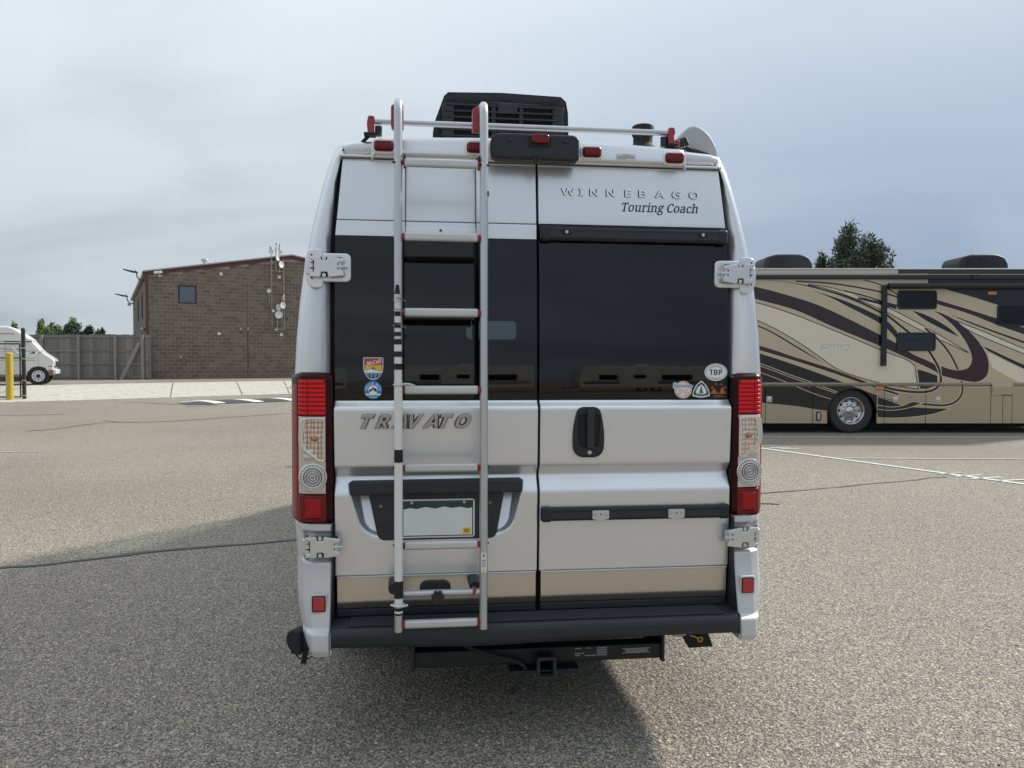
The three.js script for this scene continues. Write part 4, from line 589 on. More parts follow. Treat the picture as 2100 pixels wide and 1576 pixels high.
    for (let i = 0; i < 10; i++) { const a = i / 10 * 6.283; part('lug_nut', tr(cyl(.014, .016, .04, 8), Math.cos(a) * .15, Math.sin(a) * .15, .075, Math.PI / 2), M.nut ??= std([.32, .32, .32], .4, .8), w); part('hand_hole', tr(new THREE.SphereGeometry(.024, 10, 8).scale(1.3, .8, .35), 0, .215, .057).rotateZ(a + .3), M.seal, w); }
  };
  wheel(X(wx)); wheel(X(2130));
  part('arch_flare', tr(new THREE.TorusGeometry(wr * K - .01, .018, 8, 40, Math.PI), X(wx), Y(wy), .008), M.blackPl, mh);
  // awning
  part('awning_arm', rbox(.11, X(1020) - X(480), .07, .012), M.blackPl, mh, [X(886), (Y(480) + Y(1020)) / 2, .045]); part('arm_foot', rbox(.085, .06, .06, .01), M.greyPl, mh, [X(882), Y(1008), .06]); part('awning_roller', tr(cyl(.062, .062, xB - X(905) - .2, 20), (X(905) + xB) / 2 - .1, Y(487), .09, 0, 0, Math.PI / 2), M.blackPl, mh); part('roller_cap', tr(cyl(.035, .035, .05, 16), X(928), Y(485), .1, 0, 0, Math.PI / 2), M.alu, mh); part('awning_clamp', rbox(.17, .1, .05, .012), M.blackPl, mh, [X(1490), Y(425), .06]);
  const win = (a, b, c, d, m) => { const w = part('window', ext(rrect(X(a), Y(d), X(b), Y(c), .07), .03, .008, [rrect(X(a) + .035, Y(d) + .035, X(b) - .035, Y(c) - .035, .045)]), M.blackPl, mh, [0, 0, -.006]); part('pane', ext(rrect(X(a) + .03, Y(d) + .03, X(b) - .03, Y(c) - .03, .045), .008), m, w, [0, 0, .008]); return w; };
  win(979, 1244, 514, 640, M.glassOpaque); const w2 = win(976, 1240, 796, 920, phy([.016, .021, .026], .12, 0, {})); part('glazing_bar', box(.8, .012, .01), M.blackPl, w2, [(X(976) + X(1240)) / 2, Y(838), .022]); win(1650, 2100, 608, 752, M.glassOpaque); 
  // latches, lamps, filler
  for (const [u, v] of [[125, 1245], [975, 1245], [1262, 1247], [1500, 1247]].slice(0, 3)) { const l = grp('bay_latch', mh, [X(u), Y(v), .012]); part('latch_plate', rbox(.125, .13, .015, .03, 3), M.alu, l); part('latch_paddle', rbox(.08, .06, .02, .012), M.chrome, l, [0, .01, .01]); }
  for (const [u, v] of [[866, 1171], [1612, 532]]) part('side_marker', rbox(.19, .075, .03, .014), phy([.62, .19, .03], .25, 0, { clearcoat: 1 }), mh, [X(u), Y(v), .02]);
  part('filler_bezel', ext(rrect(X(443), Y(1392), X(473), Y(1328), .045), .02, .005), M.blackPl, mh, [0, 0, .004]); part('filler_latch', ext(rrect(X(450), Y(1384), X(466), Y(1336), .024), .02, .005), M.alu, mh, [0, 0, .010]);
  for (const u of [342, 1722]) {
    const a = grp('roof_air_conditioner', mh, [X(u), 3.62, -1.25]);
    const oc = [[-.57, -.02], [-.57, .24], [-.51, .36], [-.27, .425], [.02, .43], [.28, .425], [.45, .37], [.55, .22], [.575, -.02]];
    part('shroud', ext(rpoly(oc, .06), .8, .05, [], 3), M.greyPl, a, [0, 0, -.4]); part('shroud_vent', ext(rpoly([[-.42, .03], [-.42, .33], [-.27, .37], [-.04, .38], [-.04, .03]], .02), .02, .004), M.blackPl, a, [0, 0, .392]);
    for (let i = 0; i < 6; i++) part('vent_slat', rbox(.32, .014, .012, .004), M.greyPl, a, [-.22, .08 + i * .046, .414]); part('shroud_seam', rbox(.02, .36, .014, .004), M.greyPl, a, [.03, .20, .4]);
  }
  part('roof_fitting', rbox(.12, .06, .12, .02), std([.7, .7, .68], .5), mh, [X(1135), 3.625, -.9]);
}

// ------------------------------------------------------------------ brick building
const bldPos = [-19.7, .57, -41.5], bldTurn = 28 * Math.PI / 180;
{
  const b = thing('block_building', 'brown concrete block building with burgundy roof trim behind the wooden fence', 'building', bldPos, bldTurn);
  const W = 15.4, D = 20.2, eave = 5.68, ridge = 7.02, roofY = x => eave + (ridge - eave) * (1 - Math.abs(x - W / 2) / (W / 2));
  const mortar = std([.44, .39, .32], .9, 0, { map: gConc }), front = part('gable_wall', ext([[0, -.2], [W, -.2], [W, eave], [W / 2, ridge], [0, eave]], .2, 0, [[[1.59, 4.166], [2.53, 4.166], [2.53, 5.182], [1.59, 5.182]]]), mortar, b, [0, 0, -.2]);
  const blkM = [[.118, .094, .073], [.135, .108, .085], [.105, .082, .064], [.145, .118, .094], [.125, .094, .075]].map(c => std(c.map(v => v * 1.75), .9, 0, { map: gBlock, bumpMap: gBlock, bumpScale: .004 })), blkG = rbox(.380, .178, .03, .005, 1), half = rbox(.178, .178, .03, .005, 1);
  const blocks = [], rest = [];
  for (let r = 0; r < 36; r++) { const y = r * .2032; const off = r % 2 ? .2032 : 0; for (let c = -1; c < 40; c++) {
    let a = .01 + c * .4064 + off, e = a + .38; if (c === -1) { if (!off) continue; a = .01; }
    if (r >= 21 && r <= 25) { if (a < 1.58 && e > 1.58) e = 1.585; else if (a < 2.54 && e > 2.54) a = 2.535; else if (a >= 1.58 && e <= 2.54) continue; }
    const w = e - a, x = (a + e) / 2; if (w < .05 || x + .1 > W || y + .09 > roofY(x) - .02) continue; (blocks.length < 300 && x < 4.1 ? blocks : rest).push([x, y, w > .375 ? blkG : w > .17 && w < .185 ? half : rbox(w, .178, .03, .005, 1)]); } }
  for (const [x, y, g] of blocks) { const tone = hash3(Math.round(x * 10), Math.round(y * 10), 3) * 5 | 0; part('block', g, blkM[tone], front, [x, y, .205 - .008 + .004 * hash3(Math.round(x * 9), Math.round(y * 9), 1)]); }
  { const gs = rest.map(([x, y, g]) => { const q = g.clone().translate(x, y, .2), c = blkM[hash3(Math.round(x * 10), Math.round(y * 10), 3) * 5 | 0].color, n = q.attributes.position.count, a = new Float32Array(n * 3); for (let i = 0; i < n; i++) a.set([c.r, c.g, c.b], i * 3); q.setAttribute('color', new THREE.BufferAttribute(a, 3)); return q; });
    const m = part('further_blocks', mergeGeometries(gs), std([1, 1, 1], .9, 0, { map: gBlock, bumpMap: gBlock, bumpScale: .004, vertexColors: true }), front); m.userData.kind = 'stuff'; }
  // left side wall: coursed blocks too far and oblique to tell apart
  const side = part('side_wall', box(.2, eave + .15, D), std([.21, .168, .133], .9, 0, { map: gBlock }), b, [.1, (eave - .15) / 2 - .05, -D / 2 - .2]); side.position.y = eave / 2 - .1;
  for (let i = 0; i < 27; i++) part('mortar_course', box(.006, .014, D), mortar, side, [-.1, -eave / 2 + .2 + i * .2032, 0]);
  part('side_wall', box(.2, eave + .15, D), blkM[0], b, [W - .1, eave / 2 - .1, -D / 2 - .2]); part('rear_wall', ext([[.2, -.2], [W - .2, -.2], [W - .2, eave], [W / 2, ridge], [.2, eave]], .2), blkM[1], b, [0, 0, -D - .2]);
  const bur = std([.115, .03, .035], .45), roofM = std([.42, .42, .40], .5, .3);
  const sl = Math.atan2(ridge - eave, W / 2), len = Math.hypot(ridge - eave, W / 2) + .14;
  for (const s of [-1, 1]) { const rf = part('roof_slope', tr(box(len, .07, D + .5), s * len / 2, 0, 0, 0, 0, 0), roofM, b, [W / 2, ridge + .17, -D / 2 - .08], [0, 0, -s * sl]); part('gable_fascia', tr(box(len + .03, .24, .05), s * len / 2, 0, 0), bur, b, [W / 2, ridge + .05, .03], [0, 0, -s * sl]); part('fascia_cap', tr(box(len + .03, .03, .09), s * len / 2, 0, 0), bur, b, [W / 2, ridge + .183, .03], [0, 0, -s * sl]); }
  part('corner_trim', box(.14, eave + .1, .14), bur, b, [.03, eave / 2, -.02]); part('eave_gutter', box(.16, .16, D), std([.45, .44, .40], .5), b, [-.1, eave + .02, -D / 2]);
  const wf = part('window', ext(shp([[1.595, 4.17], [2.525, 4.17], [2.525, 5.178], [1.595, 5.178]]), .07, 0, [[[1.655, 4.23], [2.465, 4.23], [2.465, 5.118], [1.655, 5.118]]]), M.blackPl, b, [0, 0, -.06]); part('pane', box(.83, .90, .01), phy([.10, .125, .15], .04, .1, { clearcoat: 1 }), wf, [2.06, 4.674, .02]);
  for (const z of [-4.7, -10.3]) { const w = part('side_window', box(.05, 1.5, 1.0), M.blackPl, b, [-.01, 4.3, z]); part('pane', box(.02, 1.3, .8), std([.03, .035, .04], .7), w, [-.025, 0, 0]); }
  for (const [x, y, g] of [[3.81, 5.88, 0], [3.67, 2.54, 0], [7.09, 2.54, 0], [6.99, 5.87, 0], [1.68, 1.23, 1], [4.84, 2.82, 2], [5.24, 2.84, 2]]) part(g === 2 ? 'conduit_box' : 'wall_box', rbox(g ? .13 : .17, g ? .17 : .17, .09, .012), g ? std([.30, .32, .31], .6) : std([.68, .67, .62], .6), b, [x, y, .06]);
  part('control_joint', box(.02, 5.4, .006), std([.07, .05, .045], .9), b, [5.205, 2.75, .016]); part('conduit', bar([5.24, .6, .03], [5.24, 2.8, .03], .012), std([.12, .09, .08], .7), b);
  part('roof_vent', tr(new THREE.LatheGeometry([[.09, 0], [.09, .3], [.16, .34], [.20, .42], [.2, .48], [0, .5]].map(p => new THREE.Vector2(...p)), 16), 0, 0, 0), std([.55, .56, .56], .4, .5), b, [3.1, roofY(3.1) + .12, -1.2]); part('roof_pipe', bar([3.75, roofY(3.75) + .15, -1.5], [3.75, roofY(3.75) + .5, -1.5], .02), M.alu, b); part('roof_pipe', bar([7.35, 7.1, -1], [7.35, 7.55, -1], .02), M.alu, b);
  part('rooftop_unit', box(1.6, .9, 1.6), std([.33, .31, .27], .7), b, [.9, eave + .45, -12.4]);
  // things fixed to the wall
  const toWorld = (x, y, z) => { const c = Math.cos(bldTurn), s = Math.sin(bldTurn); return [bldPos[0] + c * x + s * z, bldPos[1] + y, bldPos[2] - s * x + c * z]; };
  const ra = thing('antenna_rack', 'galvanised pipe rack with small white dish antennas on the block wall', 'antenna rack', toWorld(6.85, 2.7, .03), bldTurn); const lx = x => x - 6.85, ly = y => y - 2.7, gal = std([.42, .42, .40], .5, .5), dishM = std([.72, .71, .68], .5);
  for (const [x0, y0, x1, y1, z] of [[6.54, 3.0, 6.54, 7.55, .18], [6.79, 6.2, 6.79, 7.6, .2], [6.98, 6.12, 6.98, 7.62, .2], [7.22, 2.83, 7.22, 6.9, .18], [6.83, 2.66, 6.83, 4.1, .2], [7.10, 3.3, 7.10, 4.6, .2], [6.45, 6.74, 7.22, 6.74, .14], [6.45, 6.2, 7.22, 6.2, .14], [6.83, 2.85, 7.22, 2.85, .16], [6.44, 3.25, 7.22, 3.25, .12]]) part('pipe', bar([lx(x0), ly(y0), z], [lx(x1), ly(y1), z], .022, 8), gal, ra);
  for (const [x, y] of [[6.45, 6.74], [7.2, 6.74], [6.45, 6.2], [7.2, 6.2], [7.2, 3.25], [6.5, 3.25]]) part('wall_stay', box(.03, .03, .16), gal, ra, [lx(x), ly(y), .07]);
  const dish = (x, y, r, yaw) => part('dish', tr(new THREE.LatheGeometry([[0, 0], [r * .5, .02], [r * .85, .06], [r, .1], [r, .115], [r * .8, .09], [0, .06]].map(p => new THREE.Vector2(...p)), 20), 0, 0, 0, Math.PI / 2, yaw), dishM, ra, [lx(x), ly(y), .27]);
  dish(6.52, 7.25, .14, -.3); dish(6.78, 6.96, .19, .9); dish(6.99, 6.57, .20, .7); dish(6.40, 5.03, .12, -.5); dish(7.11, 4.66, .19, 1.2); dish(7.07, 4.23, .20, .6); dish(6.83, 4.10, .19, .5); dish(6.88, 3.67, .22, 0); dish(6.67, 3.90, .09, -.8); dish(6.72, 2.82, .06, 0);
  part('pipe', bar([lx(6.40), ly(5.0), .2], [lx(6.40), ly(4.2), .12], .015), gal, ra);
  for (const [x, y] of [[6.46, 7.5], [6.8, 7.72], [6.98, 7.66], [6.95, 7.45], [7.06, 7.3], [6.77, 7.4]]) part('radio_unit', rbox(.07, .16, .06, .012), std([.33, .34, .34], .5), ra, [lx(x), ly(y), .24]);
  const cm = thing('security_camera', 'white security camera under the roof edge at the building corner', 'camera', toWorld(.62, 5.62, .06), bldTurn); part('camera_body', tr(rbox(.42, .13, .13, .03), -.04, .16, .18, 0, .1, .16), dishM, cm); part('bracket', bar([.05, 0, 0], [.02, .13, .16], .022), dishM, cm); part('mount', tr(cyl(.06, .06, .04, 14), .05, 0, 0, Math.PI / 2), dishM, cm);
  const lampM = std([.05, .052, .055], .5);
  for (const [z, sc, lab] of [[-.9, .85, 'black area light on a bent arm at the near end of the eave'], [-17.7, 1, 'black area light on a bent arm at the far end of the eave']]) { const p = toWorld(-.03, z < -5 ? 5.25 : 5.4, z); const l = thing('area_light', lab, 'lamp', p, bldTurn, 'area lights along the eave'); l.scale.setScalar(sc); part('arm', tube([[0, 0, 0], [-.25, .05, 0], [-.42, .25, 0], [-.44, .48, 0]], .035, 20, 8), lampM, l); part('lamp_head', ext(rpoly([[-.36, .48], [-.40, .56], [-.62, .60], [-1.22, .70], [-1.24, .66], [-.7, .50]], .03), .32, .02), lampM, l, [0, 0, -.16]); part('photocell', tr(cyl(.03, .03, .08, 10), -.5, .63, 0), lampM, l); if (z < -5) part('side_flood', tr(rbox(.24, .2, .18, .04), -.30, -.06, 0), std([.5, .52, .5], .4), l); else part('base_plate', rbox(.04, .2, .2, .01), lampM, l, [0, 0, 0]); }
  const fl = thing('flood_light', 'small twin flood light just above the fence on the side wall', 'lamp', toWorld(-.03, 2.75, -1.2), bldTurn); for (const s of [-1, 1]) part('lamp_head', tr(rbox(.12, .14, .2, .03), -.16, .02, s * .22, 0, 0, .3), s < 0 ? lampM : dishM, fl); part('mount', rbox(.06, .12, .5, .01), lampM, fl, [-.03, 0, 0]);
}

// ------------------------------------------------------------------ wooden fence and leaning plank
const woodM = [[.20, .185, .165], [.175, .162, .147], [.225, .21, .19], [.155, .145, .132], [.19, .172, .15]].map(c => std(c.map(v => v * 1.55), .9, 0, { map: gWood, bumpMap: gWood, bumpScale: .003 }));
{
  const fz = -41.0, gy = .575, f = thing('wooden_fence', 'weathered grey board fence running to the block building', 'fence', [-24.5, gy, fz]);
  const bw = .142, bg = [box(.134, 2.40, .02), box(.136, 2.37, .02), box(.131, 2.42, .02)];
  for (let x = -31.2, i = 0; x < -19.35; x += bw, i++) part('board', bg[i % 3 ^ (hash3(i, 2, 2) * 2 | 0) % 3] ?? bg[0], woodM[hash3(i, 5, 1) * 5 | 0], f, [x + 24.5 + bw / 2, 1.215 + (hash3(i, 1, 7) - .5) * .03, -.03 + (hash3(i, 3, 3) - .5) * .012]);
  const posts = [-30.8, -28.9, -26.95, -25.0, -23.04, -21.09, -19.65]; const pg = box(.13, 2.40, .13);
  for (const x of posts) part('post', pg, woodM[2], f, [x + 24.5, 1.19, .10]);
  for (let i = 0; i < posts.length; i++) { const a = posts[i] + .07, e = i === posts.length - 1 ? -19.32 : posts[i + 1] - .07; for (const y of [.14, .86, 1.55, 2.30]) part('rail', box(e - a, .09, .045), woodM[(i + (y * 3 | 0)) % 5], f, [(a + e) / 2 + 24.5, y, .005]); }
  const ln = Math.hypot(.94, 1.98), pl = tagged('leaning_plank', rbox(.19, ln, .045, .006, 1), woodM[2], 'single grey plank leaning diagonally against the fence beside the building', 'plank', [-20.24, 1.57, fz + .24], [-.06, 0, -Math.atan2(.94, 1.98)]);
}

// ------------------------------------------------------------------ old white camper, bollard, gate
{
  const bz = -32, gx = -19.73, gy = hAt(-19.7, -32), c = thing('vintage_camper', 'old white high-top camper van with brown trim parked by the fence', 'camper van', [gx, gy, bz], .46); c.scale.x = .88;
  const L = p => p.map(([x, y, r]) => [x - gx, y - gy, r]), wht = phy([.70, .69, .65], .3, 0, { clearcoat: .4 }), brn = std([.22, .14, .09], .6);
  const low = rpoly(L([[-25.2, .95], [-20.2, .95], [-20.17, 1.1], [-19.98, 1.30], [-19.73, 1.36], [-19.48, 1.30], [-19.30, 1.1], [-19.28, 1.0], [-19.14, 1.0], [-19.10, 1.30], [-19.06, 1.52], [-19.05, 1.60], [-19.10, 1.67], [-19.51, 1.94], [-19.56, 1.97], [-25.2, 1.97]]), .03); part('lower_body', ext(low, 1.95, .06, [], 3), wht, c, [0, 0, -1.95]);
  part('cab_side', ext(rpoly(L([[-25.2, 1.96], [-19.55, 1.96], [-19.94, 2.40], [-25.2, 2.40]]), .03), 1.86, .05, [], 3), wht, c, [0, 0, -1.9]);
  part('high_top', ext(rpoly(L([[-25.2, 2.40], [-19.95, 2.40], [-19.94, 2.45], [-20.25, 2.68], [-20.40, 2.77, .1], [-20.68, 2.94, .15], [-20.9, 3.02, .15], [-25.2, 3.02, .2]]), .03), 1.88, .08, [], 3), wht, c, [0, 0, -1.91]);
  part('windscreen_cover', ext(L([[-19.60, 1.985], [-19.97, 2.385], [-19.99, 2.37], [-19.64, 1.975]]), 1.6), std([.72, .72, .70], .6), c, [0, 0, -1.75]);
  part('cab_window', ext(rpoly(L([[-20.24, 2.0], [-19.80, 2.0], [-20.05, 2.33], [-20.24, 2.33]]), .03), .02), std([.60, .60, .58], .5), c, [0, 0, -.035]); part('quarter_window', ext(rpoly(L([[-20.12, 1.90], [-19.86, 1.965], [-19.82, 1.90]]), .01), .02), M.glassOpaque, c, [0, 0, -.006]);
  part('door_mirror', ext(rpoly(L([[-20.78, 2.14], [-20.68, 2.15], [-20.44, 1.88], [-20.58, 1.86]]), .03), .06, .015), wht, c, [0, 0, .12]); part('mirror_stay', bar([-.85, 1.35, .0], [-.85, 1.5, .14], .012), M.seal, c);
  part('rain_gutter', rbox(1.1, .025, .03, .008), M.greyPl, c, [-20.5 - gx, 2.385 - gy, -.02]); part('cowl_vent', ext(rpoly(L([[-19.76, 1.955], [-19.52, 1.93], [-19.66, 1.905]]), .01), .02), M.seal, c, [0, 0, .0]);
  for (const [y, x0, x1, m] of [[2.70, -25, -20.64, brn], [1.70, -25, -19.85, std([.38, .28, .14], .6)], [1.61, -25, -19.80, std([.38, .30, .15], .6)]]) part('stripe', box(x1 - x0, .025, .006), m, c, [(x0 + x1) / 2 - gx, y - gy, .002]);
  part('rocker_panel', box(5.0, .09, .02), brn, c, [-22.75 - gx, .985 - gy, .0]); part('rocker_panel', rbox(.18, .24, .02, .01), brn, c, [-19.21 - gx, 1.10 - gy, .0]);
  part('door_seam', box(.008, .95, .006), M.seal, c, [-19.72 - gx, 1.83 - gy - .2, .002]).scale.y = .45; part('door_seam', box(.008, 1.3, .006), M.seal, c, [-21.02 - gx, 1.72 - gy, .002]);
  part('front_bumper', rbox(.16, .20, 1.95, .04), phy([.72, .72, .70], .3, 0), c, [-19.06 - gx, 1.13 - gy, -.98]); part('grille', box(.03, .22, 1.6), M.greyPl, c, [-19.05 - gx, 1.45 - gy, -.98]); part('head_lamp', tr(cyl(.09, .09, .05, 18), -19.05 - gx, 1.47 - gy, -.22, 0, 0, Math.PI / 2), M.chrome, c); part('side_marker', box(.14, .04, .015), std([.45, .13, .05], .4), c, [-19.24 - gx, 1.36 - gy, .004]); part('roof_marker', box(.07, .05, .02), std([.3, .03, .03], .4), c, [-20.76 - gx, 2.88 - gy, -.07]);
  for (const x of [-19.73, -23.0]) for (const zz of [-.14, -1.8]) { const w = grp('wheel', c, [x - gx, .40, zz]); w.position.y = .37; w.scale.x = 1 / .88; part('tyre', tr(new THREE.LatheGeometry([[.24, -.11], [.36, -.115], [.39, -.08], [.39, .08], [.36, .115], [.24, .11]].map(p => new THREE.Vector2(...p)), 36), 0, 0, 0, Math.PI / 2), std([.022, .022, .023], .8), w); part('rim', tr(new THREE.LatheGeometry([[.25, .10], [.235, .11], [.22, .07], [.13, .075], [.09, .10], [0, .10]].map(p => new THREE.Vector2(...p)), 32), 0, 0, 0, Math.PI / 2), std([.66, .67, .68], .4, .2), w); part('hub', tr(cyl(.075, .08, .06, 16), 0, 0, .11, Math.PI / 2), M.seal, w); for (let i = 0; i < 8; i++) { const a = i / 8 * 6.283; part('wheel_slot', tr(cyl(.022, .022, .02, 8), Math.cos(a) * .165, Math.sin(a) * .165, .07, Math.PI / 2), M.seal, w); } }
  part('underbody', box(4.8, .25, 1.5), M.seal, c, [-22.6 - gx, .85 - gy, -.98]);
}
{
  const y0 = hAt(-16.48, -25.2), b = thing('bollard', 'round yellow steel bollard beside the black chain-link gate', 'bollard', [-16.48, y0, -25.2]);
  const yel = std([.62, .44, .045], .5, 0, { map: gConc }); part('sleeve', new THREE.LatheGeometry([[.113, 0], [.113, .33], [.109, .335], [.109, 1.50], [.10, 1.535], [.06, 1.555], [0, 1.56]].map(p => new THREE.Vector2(...p)), 32), yel, b); part('sleeve_joint', tr(new THREE.TorusGeometry(.111, .006, 6, 32), 0, .335, 0, Math.PI / 2), std([.42, .29, .03], .6), b);
  const gz = -25.6, gy = hAt(-16.3, gz), g = thing('chain_link_gate', 'black chain-link gate panel hung on a tall black post', 'gate', [-16.26, gy, gz]), bk = std([.018, .018, .02], .5);
  part('post', bar([0, -.05, 0], [0, 2.31, 0], .062, 18), bk, g); part('post_cap', tr(new THREE.SphereGeometry(.066, 18, 10), 0, 2.31, 0), bk, g);
  for (const y of [.07, .48, 1.37, 1.84]) part('rail', bar([-4.2, y, 0], [-.12, y, 0], y === .07 || y === 1.84 ? .024 : .018, 10), bk, g); for (const x of [-.12, -2.2, -4.2]) part('upright', bar([x, .05, 0], [x, 1.86, 0], .022, 10), bk, g);
  for (const y of [.12, .62, 1.34, 1.70]) part('strap', tr(cyl(.068, .068, .03, 16), 0, y, 0), M.alu, g); for (const y of [.12, .62, 1.34, 1.78]) part('hinge_lug', box(.1, .035, .035), bk, g, [-.07, y, 0]);
  const ws = [], x0 = -4.18, x1 = -.14, b0 = .08, b1 = 1.83, st = .075; for (let k = x0 - 2; k < x1; k += st) for (const s of [1, -1]) { let a = [s > 0 ? k : k + 1.75, b0], e = [s > 0 ? k + 1.75 : k, b1]; const cl = (p, q) => { const x = clamp(p[0], x0, x1), t = (x - p[0]) / (q[0] - p[0]); return [x, p[1] + (q[1] - p[1]) * t]; }; a = cl(a, e); e = cl(e, a); if (Math.abs(a[0] - e[0]) < .05) continue; ws.push(bar([a[0], a[1], s * .003], [e[0], e[1], s * .003], .0028, 4)); }
  part('wire_mesh', merge(ws), std([.2, .2, .2], .5, .4), g).userData.kind = 'stuff';
}
// ------------------------------------------------------------------ speed hump
{
  const a = [-10.55, -24.5], e = [-6.6, -27.6], dx = e[0] - a[0], dz = e[1] - a[1], ln = Math.hypot(dx, dz), ux = dx / ln, uz = dz / ln, nx = -uz, nz = ux;
  const sh = thing('speed_hump', 'low dark asphalt speed hump with white diagonal stripes', 'speed hump', [0, 0, 0]);
  const Hh = (t, s) => .075 * Math.pow(Math.max(0, 1 - s * s), .8) * sst(0, .12, t) * sst(0, .04, 1 - t), pos = (t, s, l = 0) => { const x = a[0] + dx * t + nx * s * .62, z = a[1] + dz * t + nz * s * .62; return [x, hAt(x, z) + .012 + Hh(t, s) + l, z, x, z]; };
  part('mound', surf((u, v) => pos(u, v * 2 - 1), 40, 16), std([.075, .074, .072], .85, 0, { map: gBlock }), sh);
  for (const t of [.12, .37, .62, .86]) part('stripe', surf((u, v) => { const s = v * 1.9 - .95; return pos(t + (s * .09) + (u - .5) * .075, s, .004); }, 4, 14), std([.72, .72, .70], .7), sh); part('edge_line', surf((u, v) => pos(mix(.02, .42, v), -.86 + (u - .5) * .14, .005), 2, 20), std([.72, .72, .70], .7), sh);
  const gd = thing('storm_drain', 'small dark drain with white painted edge on the concrete apron', 'drain', [-9.45, hAt(-9.45, -33.6) + .02, -33.6], -.5); part('frame', box(1.5, .03, .9), std([.68, .67, .62], .8), gd); part('grate', box(1.0, .02, .36), std([.06, .06, .06], .7), gd, [.1, .016, -.15]);
}

// ------------------------------------------------------------------ trees
const leafMats = { pine: [std([.065, .088, .058], .8, 0), std([.10, .128, .082], .8, 0)], pale: [std([.20, .27, .10], .8, 0), std([.14, .20, .08], .8, 0)], dark: [std([.055, .095, .055], .8, 0), std([.08, .13, .065], .8, 0)] };
function crownGeo(list, n, size, aspect) { // many small leaf blades scattered in clumps
  const P = [], N = []; const v = new THREE.Vector3(), q = new THREE.Quaternion(), e = new THREE.Euler();
  for (const [cx, cy, cz, rx, ry, rz, w] of list) for (let i = 0; i < n * w; i++) {
    let x, y, z, d; do { x = rr(-1, 1); y = rr(-1, 1); z = rr(-1, 1); d = x * x + y * y + z * z; } while (d > 1 || d < .12);
    const f = 1 + .22 * (noise3(x * 3 + cx, y * 3 + cy, z * 3) - .5); const px = cx + x * rx * f, py = cy + y * ry * f, pz = cz + z * rz * f; e.set(rr(0, 6.28), rr(0, 6.28), rr(0, 6.28)); q.setFromEuler(e); const s = size * rr(.6, 1.35);
    const tri = [[-.5 * aspect, 0, 0], [.5 * aspect, 0, 0], [0, 1, 0], [.5 * aspect, 0, 0], [.28 * aspect, .75, .1], [0, 1, 0]]; const nn = new THREE.Vector3(0, 0, 1).applyQuaternion(q);
    for (const t of tri) { v.set(t[0] * s, t[1] * s, t[2] * s).applyQuaternion(q); P.push(px + v.x, py + v.y, pz + v.z); N.push(nn.x, nn.y, nn.z); }
  }
  const g = new THREE.BufferGeometry(); g.setAttribute('position', new THREE.Float32BufferAttribute(P, 3)); g.setAttribute('normal', new THREE.Float32BufferAttribute(N, 3)); g.setAttribute('uv', new THREE.Float32BufferAttribute(new Float32Array(P.length / 3 * 2), 2)); return g;
}
function tree(name, label, group, x, z, y0, h, w, kind, seedv, dens = 1, leaf = .16) {
  seed = seedv; const t = thing(name, label, 'tree', [x, y0, z], 0, group), bark = std([.075, .055, .042], .95);
  const limbs = [tr(cyl(.03 * h * .25, .045 * h * .4, h * .9, 10), 0, h * .45, 0)], cl = [[], []]; const tiers = kind === 'pine' ? 9 : 5;
  for (let i = 0; i < tiers; i++) {
    const f = (i + .5) / tiers, yy = h * mix(.28, .95, f), rad = w * (kind === 'pine' ? mix(1, .30, Math.pow(f, 3)) : kind === 'spire' ? mix(.9, .1, f) : Math.sin(mix(.5, 2.9, f))), k = kind === 'pine' ? 7 - (f * 4 | 0) : 4;
    for (let j = 0; j < k; j++) { const a = j / k * 6.283 + i * 1.9 + rr(-.4, .4), r = rad * rr(.45, .85), cx = Math.cos(a) * r, cz = Math.sin(a) * r, cy = yy + rr(-.05, .07) * h; limbs.push(bar([0, yy - h * .06, 0], [cx, cy, cz], .012 * h * .3, 5)); cl[(i + j) % 2].push([cx, cy, cz, rad * rr(.32, .5) + .12, h * (kind === 'spire' ? .12 : .062) + rr(.04, .2), rad * rr(.32, .5) + .12, 1]); }
  }
  cl[0].push([0, h * .95, 0, w * .16 + .08, h * .07, w * .16 + .08, .5]); const tk = part('trunk', merge(limbs), bark, t);
  cl.forEach((c, i) => part('crown', crownGeo(c, 230 * dens, leaf, kind === 'pine' ? .34 : .6), leafMats[kind === 'spire' ? 'pale' : kind][i], t)); return t;
}
tree('pine_tree', 'tall dark pine with a pointed top behind the motorhome roof', 'pines behind the motorhome', 18.3, -42, 0, 8.95, 1.3, 'pine', 71, .85, .22);
tree('pine_tree', 'broad dark pine with a sloping crown behind the motorhome roof', 'pines behind the motorhome', 19.85, -42.6, 0, 8.45, 1.55, 'pine', 19, .85, .22);
tree('pine_tree', 'small dark pine tip peeking over the motorhome air conditioner', 'pines behind the motorhome', 16.98, -42.4, 0, 7.45, .42, 'pine', 33, .6, .22);
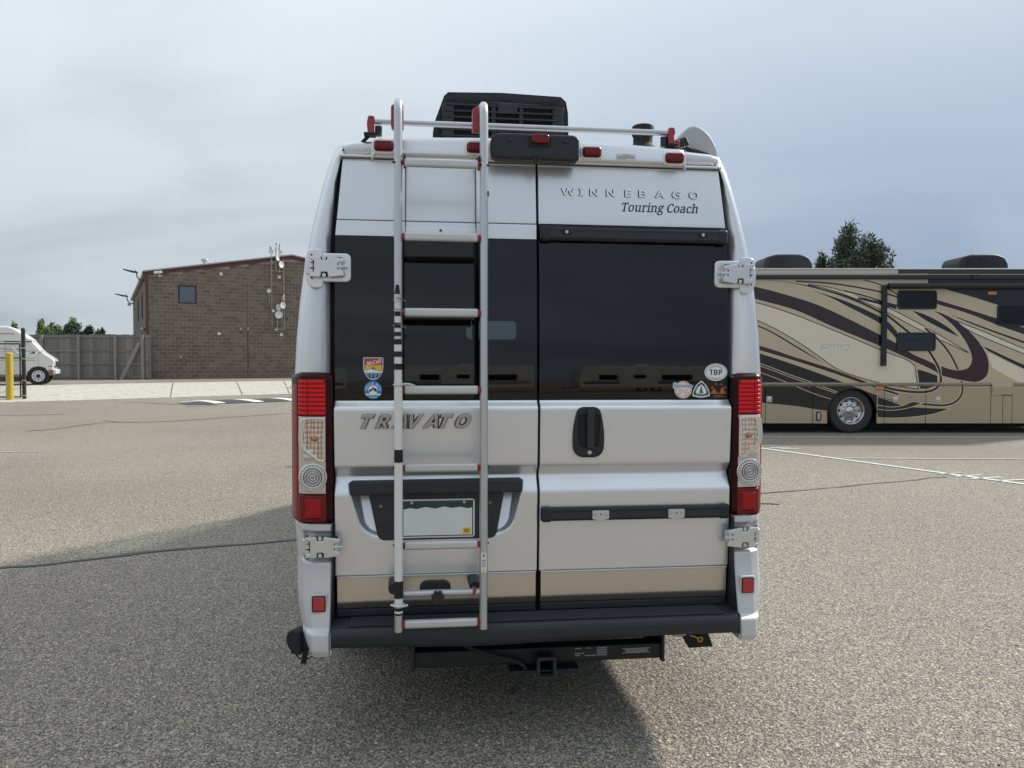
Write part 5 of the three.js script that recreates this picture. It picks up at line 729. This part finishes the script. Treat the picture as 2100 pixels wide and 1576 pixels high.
for (const [x, top, w, kind, nm, lab, sd] of [[-34.85, 4.45, .6, 'spire', 'poplar_sapling', 'thin pale green sapling spire above the fence behind the old camper', 5], [-35.6, 4.0, .7, 'spire', 'poplar_sapling', 'short pale green sapling behind the old camper roof', 6], [-33.5, 4.15, 1.15, 'pale', 'leafy_bush', 'pale green leafy bush showing above the fence boards', 7], [-32.55, 4.4, .95, 'spire', 'leafy_bush', 'light green upright bush beside the lamp post behind the fence', 8], [-31.45, 4.22, 1.05, 'dark', 'dark_bush', 'round dark green bush above the middle of the fence', 9], [-30.9, 4.0, .7, 'dark', 'dark_bush', 'smaller dark green bush at the end of the bush row', 10], [-30.35, 3.75, .28, 'spire', 'poplar_sapling', 'tiny green sapling tip near the building end of the fence', 11], [-29.6, 3.62, .25, 'spire', 'poplar_sapling', 'lowest green sapling tip closest to the block building', 12], [-32.0, 4.15, .8, 'pale', 'leafy_bush', 'mid green bush wedged between upright bush and dark bush', 13]]) tree(nm, lab, 'greenery behind the fence', x, -55 - (sd % 3), .58, top - .58, w, kind, sd * 101, .9, .15);
{ const lp = thing('distant_lamp_post', 'thin dark lamp post among the bushes behind the fence', 'lamp post', [-32.45, .58, -54.2]); part('pole', bar([0, 0, 0], [0, 3.65, 0], .045), M.seal, lp); part('lamp_head', rbox(.28, .08, .16, .02), M.seal, lp, [.1, 3.66, 0]); }

// ------------------------------------------------------------------ trailers across the lot behind the camera, mirrored in the van's glass
function trailer(x, z, ry, len, ht, label, name, stripe) {
  const t = thing('travel_trailer', label, 'trailer', [x, 0, z], ry, 'trailers parked across the lot'); const wall = std([.66, .65, .61], .4), dk = std([.05, .05, .055], .3);
  part('body', ext(rpoly([[-len / 2, .55, .2], [len / 2, .55, .2], [len / 2 + .15, 1.4, .4], [len / 2 - .25, ht, .5], [-len / 2, ht, .25]], .2), 2.4, .05, [], 3), wall, t, [0, 0, -2.4]);
  for (const [a, b, y0, y1] of [[-.36, -.12, 1.5, 2.2], [.0, .1, 1.7, 2.2], [.22, .36, 1.55, 2.2]]) { const w = part('window', ext(rrect(a * len, y0, b * len, y1, .08), .04, .01), dk, t, [0, 0, -.01]); part('pane', ext(rrect(a * len + .05, y0 + .05, b * len - .05, y1 - .05, .05), .01), M.glassOpaque, w, [0, 0, .036]); }
  part('stripe', box(len * .96, .22, .01), std(stripe, .4), t, [0, 1.15, .004]); part('stripe', box(len * .9, .07, .01), dk, t, [0, 1.36, .004]); part('slide_out', rbox(len * .3, 1.5, .5, .03), wall, t, [len * .06, 1.75, -.05]).position.z = -.22; part('roof_air_conditioner', rbox(.9, .3, .7, .1), wall, t, [0, ht + .13, -1.2]);
  for (const q of [-.5, .5]) { const w = grp('wheel', t, [q - .2, .36, -.12]); part('tyre', tr(cyl(.36, .36, .22, 24), 0, 0, 0, Math.PI / 2), M.rubber, w); part('rim', tr(cyl(.2, .2, .23, 20), 0, 0, 0, Math.PI / 2), M.alu, w); }
  part('tongue', bar([len / 2, .5, -1.2], [len / 2 + 1.1, .5, -1.2], .05), M.seal, t); part('jack', bar([len / 2 + .9, 0, -1.2], [len / 2 + .9, .7, -1.2], .035), M.alu, t);
  if (name) part('name_lettering', new TextGeometry(name, { font: fBold, size: .5, depth: .01, curveSegments: 4 }), dk, t, [-len * .2, 2.35, .002]);
}
trailer(-4.5, 15.5, Math.PI - .25, 7.5, 3.1, 'white travel trailer with big dark name lettering along its upper side', 'KODIAK', [.25, .26, .28]);
trailer(7.5, 40, Math.PI, 8.5, 3.2, 'white travel trailer with a tan stripe', null, [.32, .26, .18]);
trailer(19.5, 41, Math.PI + .05, 9, 3.3, 'white travel trailer with a dark blue stripe', null, [.05, .07, .13]);
trailer(-4, 43, Math.PI, 8, 3.0, 'white travel trailer with a burgundy stripe', null, [.16, .04, .05]);

renderer.render(scene, camera);
